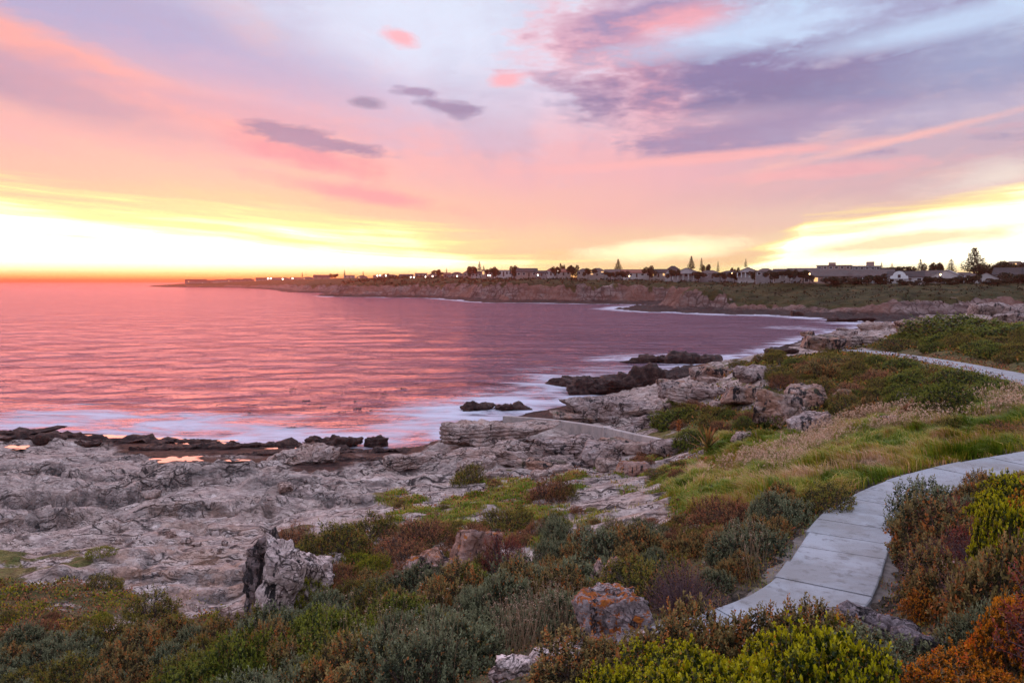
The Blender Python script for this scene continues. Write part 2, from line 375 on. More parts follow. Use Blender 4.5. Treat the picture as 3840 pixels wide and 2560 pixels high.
def wet_rock_material():
    m, w, fin = material('wet_dark_rock', 0.6, 0.12)
    v = w.obj(); b = w.noise(v, 1.6, 6, .7); c = w.noise(w.scale(v, (1, 1, 4)), 2.2, 5, .6)
    col = w.ramp(b, [(.3, (.014, .008, .008)), (.5, (.045, .024, .021)), (.7, (.12, .068, .055))])
    return fin(col, w.bump(b + c * .7, 0.9, 0.2))

# ------------------------------------------------------------------ near land: one height field through surveyed points
CPTS = [
 # shore slope under the viewer
 (0,3200,6.6),(960,3200,8.0),(1920,3200,9.5),(2900,3200,10.2),(3840,3200,10.4),(-900,2900,5.2),(-900,2300,3.1),(-900,1900,2.0),(-900,1700,1.2),
 (0,2560,4.3),(500,2560,5.0),(960,2560,6.0),(1500,2560,7.2),(1920,2560,8.1),(2500,2560,8.8),(3000,2560,9.2),(3500,2560,9.5),(3840,2560,9.6),(4500,2400,9.9),
 (0,2420,3.7),(400,2420,3.9),(800,2420,4.5),(1200,2420,5.5),(1600,2420,6.4),(2000,2420,7.2),(2300,2400,7.6),(2700,2400,8.0),(3100,2420,8.4),(3700,2400,9.1),
 (2780,2280,7.98),(3240,2280,8.1),(2900,2170,7.92),(3330,2170,8.05),(3050,2000,7.86),(3320,2000,7.95),(3200,1870,7.84),(3430,1870,7.95),(3500,1760,7.88),(3840,1720,8.0),(4300,1650,8.2),
 (3600,2150,8.6),(3840,2100,9.2),(3840,1900,8.7),(3600,1900,8.3),
 (2700,2150,7.5),(2500,2150,7.05),(2800,1950,7.3),(2600,1900,6.5),(2950,1800,7.2),(3100,1750,7.35),
 (1130,2230,5.2),(1400,2220,5.6),(1800,2220,6.1),(2200,2220,6.7),(1060,2130,5.1),(1400,2060,5.2),(1800,2050,5.5),(2200,2060,6.0),(1040,2060,5.0),(1300,1985,4.5),
 (920,2420,3.3),(915,2340,3.05),(900,2250,2.95),(880,2150,2.8),(930,2050,2.7),
 (0,2300,3.0),(500,2300,3.1),(0,2150,2.7),(500,2150,2.7),(0,2000,2.3),(600,2000,2.35),(950,1980,2.55),(1120,1950,2.8),
 (0,1900,2.05),(600,1900,2.05),(1100,1890,2.4),(1500,1900,3.2),(1900,1900,3.9),(2200,1900,4.5),(2450,1900,5.6),
 (0,1800,1.8),(600,1800,1.75),(1100,1800,1.9),(1600,1800,2.5),(2000,1800,3.2),(2300,1800,3.8),(2600,1800,5.2),(2900,1780,6.5),(3200,1720,7.2),
 (0,1725,1.3),(400,1730,1.4),(900,1735,1.25),(1300,1740,1.2),(1500,1735,1.35),(1800,1720,2.3),(2100,1720,2.8),(2400,1720,3.6),(2700,1720,5.0),(3000,1700,6.1),(3400,1650,7.2),
 (0,1665,.62),(400,1685,.6),(800,1695,.55),(1200,1700,.5),(1550,1705,.6),
 (-900,1575,.2),(0,1615,.2),(300,1630,.2),(600,1652,.2),(900,1668,.2),(1130,1676,.2),(1420,1683,.2),(1600,1676,.3),
 (-900,1520,-1.5),(0,1590,-1.3),(300,1604,-1.3),(600,1622,-1.3),(900,1638,-1.3),(1250,1648,-1.3),(1520,1650,-1.3),
 (-900,1400,-4),(0,1400,-4),(600,1450,-4),(1200,1450,-4),(1700,1450,-4),(1650,1600,-1.0),
 (1660,1650,1.4),(1750,1635,2.2),(1950,1615,2.3),(2000,1660,2.5),(1800,1590,-.3),
 (1960,1566,.5),(2100,1558,.9),(1900,1552,-.5),(2050,1530,-.6),(1920,1596,1.6),(2280,1648,2.9),(2540,1695,4.0),
 (2150,1530,1.3),(2300,1510,2.2),(2400,1540,2.6),(2500,1560,3.2),(2600,1600,4.3),(2800,1640,5.4),(2650,1520,4.4),
 (2130,1500,-.3),(2250,1478,-.6),(2380,1470,-.4),(2200,1430,-1),(2500,1475,2.6),(2600,1440,3.4),(2700,1430,4.3),(2750,1500,4.8),
 (2850,1590,5.2),(3000,1610,5.7),(3200,1570,6.3),(2850,1405,6.8),(3000,1400,7.0),(2800,1375,6.0),(2700,1372,4.2),(2640,1388,2.4),(2450,1390,-.9),(2550,1360,-1.2),
 (2750,1352,-.4),(2680,1340,-2),(2850,1338,.4),(2900,1322,1.8),(3000,1330,4.0),(3060,1262,-.4),(2950,1270,-3),(3200,1240,.9),(3330,1213,-.3),(3200,1222,-1.5),(3450,1228,2.4),(3300,1250,3.2),
 (3500,1285,6.9),(3550,1240,7.5),(3840,1260,8.0),(3840,1330,7.8),(3600,1340,7.3),(4500,1300,8.3),(4500,1180,8.5),
 (3600,1206,5.5),(3840,1185,7.2),(3760,1155,8.2),(3900,1150,8.6),(3500,1202,3.0),(3420,1208,.3),(3300,1195,-3),(3000,1200,-3),(2700,1230,-4),(2200,1250,-4),(1200,1250,-4),(0,1250,-4),
 (3840,1425,7.85),(3650,1375,7.55),(3500,1345,7.2),(3300,1318,6.7),(3500,1420,7.3),(3300,1400,7.0),(3100,1400,6.85),(3100,1350,6.2),(3300,1480,6.9),(3600,1520,7.5),(3840,1560,7.95),(3400,1620,7.2)]
pts = np.array([P(*c) for c in CPTS])
_ua = np.arctan2(pts[:, 0], pts[:, 1]); _vr = np.log(np.hypot(pts[:, 0], pts[:, 1]))
KU = 1.6
_ctr = np.stack([_ua * KU, _vr], 1); _cz = pts[:, 2]
_d = np.linalg.norm(_ctr[:, None] - _ctr[None], axis=2)
_n = len(_ctr); _M = np.zeros((_n + 3, _n + 3)); _M[:_n, :_n] = -_d + np.eye(_n) * 2e-3
_M[:_n, _n] = 1; _M[:_n, _n + 1:] = _ctr; _M[_n:, :_n] = _M[:_n, _n:].T
_sol = np.linalg.solve(_M, np.concatenate([_cz, [0, 0, 0]]))
NC, NR = 490, 780
R0, R1 = 1.6, 262.0
AZ0, AZ1 = math.radians(-43), math.radians(43)
AZ = np.linspace(AZ0, AZ1, NC); LR = np.linspace(math.log(R0), math.log(R1), NR)
_LR, _AZ = np.meshgrid(LR, AZ, indexing='ij')
GZ = np.empty((NR, NC))
for i in range(0, NR, 20):
    q = np.stack([_AZ[i:i + 20] * KU, _LR[i:i + 20]], -1).reshape(-1, 2)
    dd = np.sqrt((q[:, None, 0] - _ctr[None, :, 0]) ** 2 + (q[:, None, 1] - _ctr[None, :, 1]) ** 2)
    GZ[i:i + 20] = (-dd @ _sol[:_n] + _sol[_n] + q @ _sol[_n + 1:]).reshape(-1, NC)
GZ = np.minimum(GZ, 10.1 + .25 * np.sin(_AZ * 2)) 
GR = np.exp(_LR); GX, GY = GR * np.sin(_AZ), GR * np.cos(_AZ)
PX, PY = project(GX, GY, GZ)

# masks surveyed the same way: (px, py, rock, wet, green, ochre)
MP = [(-300,1640,1,1,0,0),(0,1640,1,1,0,0),(0,1680,1,.95,0,0),(300,1660,1,1,0,0),(600,1690,1,1,0,0),(900,1700,1,1,0,0),(1200,1710,1,1,0,0),(1500,1710,1,.9,0,0),(900,1740,1,.6,0,0),(620,1740,1,.9,0,0),(1150,1750,1,.7,0,0),(1450,1740,1,.5,0,0),
 (0,1720,1,0,0,0),(300,1715,1,0,0,0),(0,1800,1,0,0,0),(500,1800,1,0,0,0),(1000,1800,1,.1,0,0),(1400,1790,1,0,0,0),(1650,1720,1,0,0,0),(1900,1650,1,0,0,0),(2100,1700,1,0,0,.1),(1780,1640,1,.1,0,0),
 (0,1950,1,0,0,.15),(500,1950,1,0,0,.2),(1000,1900,1,0,0,.2),(300,2050,1,0,0,.25),(800,2050,1,0,0,.5),(850,2200,1,0,0,.8),(500,2200,1,0,0,.7),(100,2180,.9,0,.6,.3),(300,2250,.55,0,.8,.4),(600,2290,.75,0,.4,.9),(850,2310,.7,0,.6,.7),(0,2270,.35,0,1,.2),
 (0,2400,.2,0,.6,0),(500,2380,.3,0,.6,.2),(800,2400,.4,0,.6,.2),(0,2560,0,0,.3,0),(900,2560,0,0,.3,0),(1200,2300,0,0,.4,0),(1200,2100,0,0,.4,0),
 (1350,1900,.85,0,.6,.2),(1500,1880,.55,0,1,.2),(1700,1870,.45,0,1,.1),(1650,1830,.8,0,.9,0),(1900,1850,.3,0,1,0),(2000,1950,.42,0,1,.2),(1600,1960,.5,0,.9,.2),(2150,1800,.62,0,.9,0),(2250,1860,.85,0,.7,.1),(2350,1830,.7,0,.8,.2),(2400,1930,.75,0,.6,.6),(2150,2000,.72,0,.6,.4),(2500,1980,.6,0,.6,.6),
 (2300,2020,.7,0,.5,.3),(2000,2060,.6,0,.6,.3),(2600,1880,.3,0,1,.2),(2600,1780,.1,0,1,0),(2900,1780,0,0,1,0),(3300,1700,0,0,1,0),(3700,1620,0,0,1,0),(3000,1640,.0,0,1,0),(2750,1650,.2,0,1,0),(2600,1630,.3,0,1,0),
 (2350,1700,.8,0,.7,.1),(2500,1720,.5,0,1,.1),(2400,1770,.4,0,1,0),(2200,1640,1,0,0,.2),(2100,1550,1,.8,0,0),(1980,1565,1,1,0,0),(2300,1540,1,.1,0,.1),(2450,1560,.9,0,.4,.1),(2550,1500,.8,0,.6,.2),(2650,1580,.3,0,1,0),
 (2700,1480,.7,0,.6,.5),(2600,1430,.85,.1,.6,.2),(2750,1410,.6,0,.9,.3),(2850,1560,.3,0,1,.4),(2950,1450,.4,0,.8,.6),(3100,1500,.1,0,.7,.2),(3200,1420,.1,0,.7,.1),(3100,1360,.1,0,.8,.1),(2850,1350,.8,.3,.4,.2),(2900,1320,1,.6,0,.3),(3000,1335,.9,.1,.3,.4),
 (3300,1260,1,0,0,.1),(3200,1245,1,0,0,0),(3400,1225,1,.2,0,0),(3450,1260,.8,0,.4,.1),(3550,1290,0,0,.8,0),(3700,1250,0,0,1,0),(3600,1210,1,0,.2,.2),(3750,1170,1,0,0,.3),(3840,1200,.9,0,.4,.2),(3700,1340,.2,0,.8,0),(3400,1360,0,0,.6,0),(3600,1430,0,0,.7,0),(3500,1250,.3,0,.8,.1),
 (2300,2200,0,0,.5,0),(2700,2250,.1,0,.3,0),(2600,2080,.2,0,.5,.2),(2900,2000,0,0,.6,0),(3400,2150,.05,0,0,0),(3600,2200,0,0,.3,0),(3800,2000,0,0,.4,0),(2000,2500,0,0,.4,0),(3000,2500,0,0,.3,0),(3800,2500,0,0,.3,0)]
_mp = np.array(MP, float); _mw = np.array([P(a, b, 4.0) for a, b in _mp[:, :2]])
_mu = np.stack([np.arctan2(_mw[:, 0], _mw[:, 1]) * KU, np.log(np.hypot(_mw[:, 0], _mw[:, 1]))], 1)
_q = np.stack([np.arctan2(PX - 1920, F) * KU, np.log(np.maximum(8.0 * F / np.maximum(PY - 1055, 20), 1e-3))], -1)
MASK = np.zeros((NR, NC, 4))
for i in range(0, NR, 20):
    q = _q[i:i + 20].reshape(-1, 2)
    dd = (q[:, None, 0] - _mu[None, :, 0]) ** 2 + (q[:, None, 1] - _mu[None, :, 1]) ** 2
    wt = 1 / (dd + 1e-4) ** 2; wt /= wt.sum(1, keepdims=True)
    MASK[i:i + 20] = (wt @ _mp[:, 2:]).reshape(-1, NC, 4)
ROCK, WET, GREEN, OCHRE = [MASK[..., k] for k in range(4)]
ROCK = np.clip(ROCK + fbm(GX / 1.6, GY / 1.6, 11, 4) * 0.75 * np.clip(1.2 - np.abs(ROCK - .5) * 2, 0, 1), 0, 1)
WET = sstep(.35, .6, WET + fbm(GX / 3, GY / 3, 12, 4) * .35)
WET = np.maximum(WET, sstep(.55, .3, GZ) * sstep(70, 30, np.abs(GR - 60) * 0))
land = sstep(-.6, .1, GZ)
# bedding: warped coordinates, stepped ledges, joints
wx = GX + 1.4 * fbm(GX / 9, GY / 9, 1, 3) * 2; wy = GY + 1.1 * fbm(GX / 7, GY / 7, 2, 3) * 2
ang = 0.20; bx, by = wx * math.cos(ang) + wy * math.sin(ang), -wx * math.sin(ang) + wy * math.cos(ang)
led = (by / 3.4 + 1.3 * fbm(bx / 15, by / 7, 3, 3)); fr = led - np.floor(led)
stepz = sstep(.0, .14, fr) * (1 - fr) * 0.40 * sstep(-.25, .2, fbm(bx / 9, by / 5, 4, 2))
led2 = by / 1.7 + 1.5 * fbm(bx / 8, by / 3.5, 5, 3); fr2 = led2 - np.floor(led2)
stepz2 = sstep(0, .2, fr2) * (1 - fr2) * 0.15
f1, f2, cid = voro2(bx / 3.4 + fbm(bx / 2.5, by / 2.5, 8, 2) * .5, by / 1.9 + fbm(bx / 2.5, by / 2.5, 9, 2) * .5, 3)
CR = sstep(.10, .0, f2 - f1) * sstep(.42, .6, fbm(GX / 6, GY / 6, 21, 2) + .62)
CR2 = CR * 0
rgh = fbm(bx / 5.0, by / 2.2, 13, 2, .5) * .09 + (np.abs(fbm(bx / 3.2, by / 1.0, 15, 2, .5)) - .25) * .08
lump = np.where(cid > .6, (cid - .6) * .25, 0)
relief = (stepz - .15 + stepz2 - .06 + rgh + lump - CR * .10) * np.clip(1 - WET * .6, 0, 1)
SURVEY = [('ledge', .34, [(68,1760),(162,1760),(203,1784),(237,1808),(406,1808),(514,1811),(608,1791),(676,1777),(778,1770),(900,1772)]), ('ledge', .50, [(-200,1895),(40,1890),(169,1882),(304,1888),(433,1885),(507,1874),(575,1847),(676,1820),(811,1806),(900,1802)]),
          ('ledge', .42, [(-200,1950),(0,1965),(162,1988),(230,1964),(300,1950)]), ('crack', .3, [(534,2160),(561,2102),(595,2068),(650,2040)]), ('crack', .3, [(1007,1985),(1017,1933),(1000,1905),(960,1885)]), ('crack', .25, [(-100,2055),(0,2061),(135,2068),(270,2040),(379,2020),(520,2010)]),
          ('ledge', .25, [(600,1930),(760,1920),(900,1930),(980,1915)]), ('ledge', .25, [(0,1830),(120,1840),(200,1836)]), ('crack', .22, [(640,1960),(760,1985),(900,1990)]), ('crack', .25, [(0,2110),(200,2125),(330,2100),(450,2085)]), ('ledge', .22, [(300,2160),(450,2150),(600,2175),(760,2168),(880,2190)]),
          ('ledge', .3, [(1000,1830),(1150,1822),(1300,1838),(1420,1822)]), ('ledge', .25, [(1100,1880),(1240,1868),(1380,1880)]), ('crack', .2, [(1180,1800),(1240,1850),(1230,1900)]), ('crack', .2, [(420,1900),(470,1950),(440,2000)]), ('ledge', .2, [(640,2230),(760,2240),(880,2235)])]
SURV = np.zeros(GX.shape); SURVC = np.zeros(GX.shape)
_cand = (GR > 17) & (GR < 75) & (_AZ < .05); _cx, _cy = GX[_cand], GY[_cand]; _cpx, _cpy = PX[_cand], PY[_cand]
for typ, hh_, pl in SURVEY:
    wl = [];
    for a, b in zip(pl[:-1], pl[1:]):
        for t in np.linspace(0, 1, 7)[:-1]:
            q = (a[0] + (b[0] - a[0]) * t, a[1] + (b[1] - a[1]) * t); i = np.argmin(np.abs(_cpx - q[0]) + np.abs(_cpy - q[1])); wl.append((_cx[i], _cy[i]))
    wl = np.array(wl); best = np.full(_cx.shape, 99.0); sd = np.zeros(_cx.shape); wob = fbm(_cx / 1.3, _cy / 1.3, 25, 3) * .45
    for k, (x0, y0) in enumerate(wl):
        d = np.hypot(_cx - x0, _cy - y0); n = d < best; best[n] = d[n]; sd[n] = (np.hypot(_cx, _cy) - math.hypot(x0, y0))[n]
    sd = sd + wob * .6; endf = sstep(1.6, .5, np.sqrt(np.maximum(best ** 2 - sd ** 2, 0)))
    if typ == 'ledge':
        pr = hh_ * 1.15 * sstep(-.05, .16, sd) * np.exp(-np.maximum(sd, 0) / 2.6) - .10 * np.exp(-((sd + .18) / .2) ** 2); ck = np.exp(-((sd + .02) / .14) ** 2)  # dark line along the riser paints the shadow under each ledge
    else:
        bb = np.abs(best + wob * .3); pr = -hh_ * np.exp(-(bb / .22) ** 2); ck = np.exp(-(bb / .16) ** 2); endf = 1
    SURV[_cand] += pr * endf; SURVC[_cand] = np.maximum(SURVC[_cand], ck * endf)
relief = relief + SURV
size = np.clip(GR / 26, .45, 1.4)
soilr = fbm(GX / 1.1, GY / 1.1, 31, 4) * .10 + (fbm(GX / 3.2, GY / 3.2, 32, 2) * .22 + np.abs(fbm(GX / 1.5, GY / 1.5, 33, 2)) * .34) * GREEN
farb = sstep(70, 140, GR) * ROCK * (fbm(GX / 6, GY / 6, 41, 4) * 1.0)
WETF = sstep(.3, .8, WET)
GZ = GZ + land * (ROCK * relief * size * (1 - WETF * .5) + (1 - ROCK) * soilr) + farb * land
GZ = np.where(GR > 240, GZ - (GR - 240) * .15, GZ)

# the footpath: centre line, heights and width
PATHP = [(2250,2500,7.66),(2480,2440,7.78),(2720,2375,7.88),(2930,2300,7.95),(3050,2230,7.98),(3105,2165,7.97),(3140,2090,7.93),(3180,2010,7.9),(3240,1930,7.88),(3330,1870,7.87),(3460,1815,7.88),(3660,1760,7.93),(3900,1716,8.0),(4200,1670,8.08),
         (4420,1610,8.1),(4400,1540,8.08),(4180,1480,8.0),(4020,1470,7.95),(3880,1428,7.85),(3740,1396,7.7),(3600,1368,7.45),(3480,1347,7.2),(3370,1331,6.95),(3270,1317,6.68),(3180,1310,6.35)]
_pp = np.array([P(*c) for c in PATHP])
def catmull(pp, n=14):
    out = []
    q = np.vstack([2 * pp[0] - pp[1], pp, 2 * pp[-1] - pp[-2]])
    for i in range(1, len(q) - 2):
        for t in np.arange(n) / n:
            a, b, c, d = q[i - 1], q[i], q[i + 1], q[i + 2]
            out.append(.5 * (2 * b + (c - a) * t + (2 * a - 5 * b + 4 * c - d) * t * t + (3 * b - a - 3 * c + d) * t ** 3))
    return np.array(out + [pp[-1]])
PATH = catmull(_pp); PW = 0.61
def pwid(x, y): return PW + .36 * sstep(22, 30, np.hypot(x, y))
pathd = np.full(GX.shape, 99.0); pathz = np.zeros(GX.shape)
sel = (GR < 95) & (_AZ > -.1)
gx, gy = GX[sel], GY[sel]; best = np.full(gx.shape, 99.0); bz = np.zeros(gx.shape)
for k in range(0, len(PATH)):
    d = np.hypot(gx - PATH[k, 0], gy - PATH[k, 1]); n = d < best; best[n] = d[n]; bz[n] = PATH[k, 2]
pathd[sel] = best; pathz[sel] = bz
PWG = pwid(GX, GY)
wgt = sstep(PWG + 1.0, PWG + .12, pathd)
GZ = GZ * (1 - wgt) + (pathz - .09 + fbm(GX / .4, GY / .4, 51, 3) * .03) * wgt
ROCK = ROCK * (1 - wgt); GREEN = GREEN * (1 - sstep(PW + .7, PW + .2, pathd))
PX, PY = project(GX, GY, GZ)

def ground(x, y):
    x = np.asarray(x, float); y = np.asarray(y, float)
    r = np.clip(np.log(np.maximum(np.hypot(x, y), R0)), LR[0], LR[-1] - 1e-6); a = np.clip(np.arctan2(x, y), AZ0, AZ1 - 1e-6)
    i = (r - LR[0]) / (LR[1] - LR[0]); j = (a - AZ0) / (AZ[1] - AZ[0]); i0 = i.astype(int); j0 = j.astype(int); fi, fj = i - i0, j - j0
    i1 = np.minimum(i0 + 1, NR - 1); j1 = np.minimum(j0 + 1, NC - 1)
    return (GZ[i0, j0] * (1 - fj) + GZ[i0, j1] * fj) * (1 - fi) + (GZ[i1, j0] * (1 - fj) + GZ[i1, j1] * fj) * fi
def field(f, x, y):
    r = np.clip(np.log(np.maximum(np.hypot(x, y), R0)), LR[0], LR[-1]); a = np.clip(np.arctan2(x, y), AZ0, AZ1)
    return f[np.rint((r - LR[0]) / (LR[1] - LR[0])).astype(int), np.rint((a - AZ0) / (AZ[1] - AZ[0])).astype(int)]
def hit(px, py):
    """where a line of sight first meets the ground"""
    d = ray(px, py); k = math.hypot(d[0], d[1]); r = np.exp(LR); t = r / k
    z = H + d[2] * t; g = ground(d[0] * t, d[1] * t); n = np.nonzero(z <= g)[0]
    i = n[0] if len(n) else NR - 2
    return np.array([d[0] * t[i], d[1] * t[i], g[i]])

MAT_GROUND = make_ground_material()
def make_ground():
    v = np.stack([GX, GY, GZ], -1).reshape(-1, 3)
    at = dict(rock=ROCK.ravel(), wet=WET.ravel(), green=GREEN.ravel(), ochre=OCHRE.ravel(), crack=(np.maximum(CR * .6, SURVC) * ROCK * (1 - WET)).ravel())
    o = link('ground', mesh('ground', v, gridfaces(NR, NC)[:, ::-1], MAT_GROUND, True, at)); tag(o, 'rocky coastal ground of pale bedrock, soil and low grass', None, None, 'structure')
    # land behind the viewer, joined to the surveyed edge on both sides
    n = 72; a = np.linspace(AZ1, AZ0 + 2 * math.pi, n); rr = np.array([0.0, 1.6, 3, 5, 8, 14, 24, 40, 70, 120, 250, 600]); v = []
    for r in rr:
        for t in a:
            pl = 10.1 if r < 2 else 9.4 + .8 * math.cos(t - 1.9); k1, k0 = max(0., 1 - (t - AZ1) / .45), max(0., 1 - (AZ0 + 2 * math.pi - t) / .45); r_ = min(max(r, R0), R1 - 2)
            z1 = float(ground(r_ * math.sin(AZ1 - .002), r_ * math.cos(AZ1 - .002))); z0 = float(ground(r_ * math.sin(AZ0 + .002), r_ * math.cos(AZ0 + .002)))
            v.append((r * math.sin(t), r * math.cos(t), pl * (1 - k1 - k0) + (z1 - .02) * k1 + (z0 - .02) * k0))
    o = link('land_behind', mesh('land_behind', v, gridfaces(len(rr), n)[:, ::-1], plain('scrub_land', (.09, .085, .05), .9, .1, .3, .4)))
    tag(o, 'scrub covered land continuing behind the footpath', None, None, 'structure')
make_ground()

# ------------------------------------------------------------------ sea
def shore_distance_field(x, y):
    return None
def make_sea():
    nr, nc = 210, 300
    a = np.linspace(math.radians(-75), math.radians(60), nc); r = np.exp(np.linspace(math.log(30), math.log(16000), nr))
    rr, aa = np.meshgrid(r, a, indexing='ij'); x, y = rr * np.sin(aa), rr * np.cos(aa)
    # foam where the bottom is shallow or rocks stand near
    inside = (rr < R1) & (aa > AZ0) & (aa < AZ1)
    g = np.where(inside, ground(x, y), -5.0)
    foam = .8 * sstep(-1.6, -.2, g) * inside
    for (px, py, rad, k) in FOAM_SPOTS:
        c = P(px, py, 0); foam = np.maximum(foam, k * sstep(1.0, .15, np.hypot((x - c[0]) / rad, (y - c[1]) / (rad * 1.0))))
    foam = np.maximum(foam, far_foam(x, y))
    z = (fbm(x / 14, y / 5, 61, 3) * .22) * sstep(600, 150, rr) * (1 - foam * .6)
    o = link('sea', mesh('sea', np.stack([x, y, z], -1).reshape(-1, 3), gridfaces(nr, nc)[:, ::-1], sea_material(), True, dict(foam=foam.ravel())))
    tag(o, 'calm pink and purple sea with misty white surf', None, None, 'structure')
def sea_material():
    m = bpy.data.materials.new('sea_water'); m.use_nodes = True; w = T(m.node_tree)
    p = w.pos(); x, y, z = w.sep(p)
    a = w.noise(w.vec(x * .22, y * .34), 1.0, 5, .62, .4); b = w.noise(w.vec(x * .8, y * 1.2), 1.0, 4, .65, .3); c = w.noise(w.vec(x * .010, y * .030), 1.0, 4, .6)
    foam = w.attr('foam'); fn = w.noise(w.vec(x * .10 + y * .04, y * .26), 1.0, 5, .66, .9); f2 = w.noise(w.vec(x * .5, y * .9), 1.0, 4, .6)
    fm = w.mapr(foam * 1.2 + (fn - .5) * 2.5 + (f2 - .5) * .5, .34, 1.35) * w.mapr(foam, 0.0, .35)
    dd = w.noise(w.vec(x * .05 + y * .01, y * .13), 1.0, 4, .6, .5)
    nrm = w.bump(a * 1.0 + b * .28 + c * 2.5 + dd * 2.2, 1.0, 2.4)
    body = w.node('BsdfDiffuse'); w.put(body.inputs[0], w.mix(fm, w.mix(w.mapr(c, .4, .62), (.030, .016, .028), (.050, .028, .042)), (.56, .58, .66)))
    gl = w.node('BsdfGlossy'); w.put(gl.inputs['Color'], (.84, .52, .62)); w.put(gl.inputs['Roughness'], w.mapr(fm, 0, 1, .10, .5)); w.put(gl.inputs['Normal'], nrm)  # rosy gloss colour puts the sunset's pink into the reflections
    fr = w.node('Fresnel'); fr.inputs['IOR'].default_value = 1.34; w.put(fr.inputs['Normal'], nrm)
    mx = w.node('MixShader'); w.put(mx.inputs[0], S(w.t, fr.outputs[0]) * w.mapr(fm, 0, 1, .40, .12)); w.t.links.new(body.outputs[0], mx.inputs[1]); w.t.links.new(gl.outputs[0], mx.inputs[2])
    o = w.node('OutputMaterial'); w.t.links.new(mx.outputs[0], o.inputs[0]); return m
FOAM_SPOTS = [(1000,1630,13,.85),(1350,1660,11,.95),(1750,1550,15,.95),(1900,1520,12,1.0),(1600,1610,13,.85),(2150,1440,14,.85),(2300,1490,8,1.0),(2450,1345,18,.8),(2700,1350,14,.95),(2050,1560,7,.9),(600,1600,15,.85),(200,1580,16,.8),(1450,1640,11,.8),(3000,1230,24,.55),(3250,1212,26,.85),(900,1590,14,.6),(400,1560,14,.55),
    (2150,1420,14,.7),(1250,1600,14,.5),(2250,1395,18,.55),(2000,1480,16,.6)]

def tide_pools():
    m, w, fin = material('pool_water', .04, .5); nn = w.noise(w.pos(), 3.0, 3, .5); mat = fin((.03, .02, .022), w.bump(nn, .2, .02), .04, .5)
    for i, (px, py, wx, wy) in enumerate([(650, 1727, 80, 9), (690, 1722, 60, 6), (885, 1737, 36, 4), (60, 1680, 44, 6), (480, 1650, 200, 8), (700, 1660, 180, 7), (330, 1640, 150, 6), (950, 1672, 130, 5), (1120, 1683, 130, 4), (100, 1625, 120, 5)]):
        c = hit(px, py); n = 40; k = np.arange(n) * 6.283 / n; rr = 1 + fbm(np.cos(k) * 1.7 + i, np.sin(k) * 1.7, 81, 3) * .8; e = math.hypot(c[0], c[1]); sx = wx * e / F; sy = wy * e * e / (F * (H - c[2]))
        v = np.stack([np.cos(k) * rr * sx, np.sin(k) * rr * sy, np.zeros(n)], 1); x, y = c[0] + v[:, 0], c[1] + v[:, 1]; zt = np.percentile(ground(c[0] + np.outer(np.linspace(.1, 1, 6), v[:, 0]).ravel(), c[1] + np.outer(np.linspace(.1, 1, 6), v[:, 1]).ravel()), 62)
        v = np.vstack([v, [[0, 0, 0]]]); f = np.array([(j, (j + 1) % n, n) for j in range(n)])
        o = link('tide_pool', mesh('tide_pool', v, f, mat, False), None, (c[0], c[1], zt + .015)); tag(o, 'still tide pool reflecting the sky on the dark shelf', None, None, 'structure')
tide_pools()
# ------------------------------------------------------------------ far headland: cliffs, scrub slope and town plateau
FSH = [(4900,1192),(4200,1199),(3420,1209),(3300,1206),(3240,1203),(3110,1197),(2950,1186),(2850,1182),(2700,1180),(2550,1172),(2420,1168),(2275,1159),(2350,1149),(2450,1143),(2300,1140),(2000,1136),(1820,1134),
       (1620,1117),(1400,1114.5),(1235,1112.5),(1190,1106),(1235,1098.5),(1080,1096),(1010,1086),(900,1079),(720,1077.5),(566,1075)]
_fs = [P(a, b, 0)[:2] for a, b in FSH] + [PD(556, 1060, 2150)[:2], PD(700, 1060, 2600)[:2], PD(1500, 1060, 3400)[:2], PD(5200, 1060, 3400)[:2]]
_fs = np.array(_fs)
FPROF = np.array([(300,8,10,2,40,4),(560,10,10,2,40,4.5),(800,15,15,3,60,8),(1050,15,20,6.5,60,15),(1300,10,15,9,50,16),(1600,8,11,10,40,15),(2000,6,11,10.2,30,13.2),(2350,10,11,9.3,30,12.6),(2600,24,8,9.3,25,11.7),
                  (2690,24,8,8.5,25,11.4),(2760,12,9,2.6,42,11.1),(3200,12,10,3,42,11.1),(3400,20,12,5.5,36,11.2),(3700,20,12,6.5,32,11.3),(5200,20,12,6.5,32,11.3)], float)
def poly_distance(x, y, poly):
    best = np.full(x.shape, 1e9); inside = np.zeros(x.shape, bool)
    for (x0, y0), (x1, y1) in zip(poly, np.roll(poly, -1, axis=0)):
        dx, dy = x1 - x0, y1 - y0; t = np.clip(((x - x0) * dx + (y - y0) * dy) / (dx * dx + dy * dy), 0, 1)
        best = np.minimum(best, np.hypot(x - x0 - t * dx, y - y0 - t * dy))
        c = ((y0 > y) != (y1 > y)) & (x < (x1 - x0) * (y - y0) / (y1 - y0 + 1e-12) + x0); inside ^= c
    return np.where(inside, best, -best)
FNR, FNC = 360, 490
FA = np.linspace(math.radians(-27), math.radians(41), FNC)
FR = np.concatenate([np.exp(np.linspace(math.log(200), math.log(760), 280, endpoint=False)), np.exp(np.linspace(math.log(760), math.log(2500), 80))])
_fr, _fa = np.meshgrid(FR, FA, indexing='ij'); FX, FY = _fr * np.sin(_fa), _fr * np.cos(_fa)
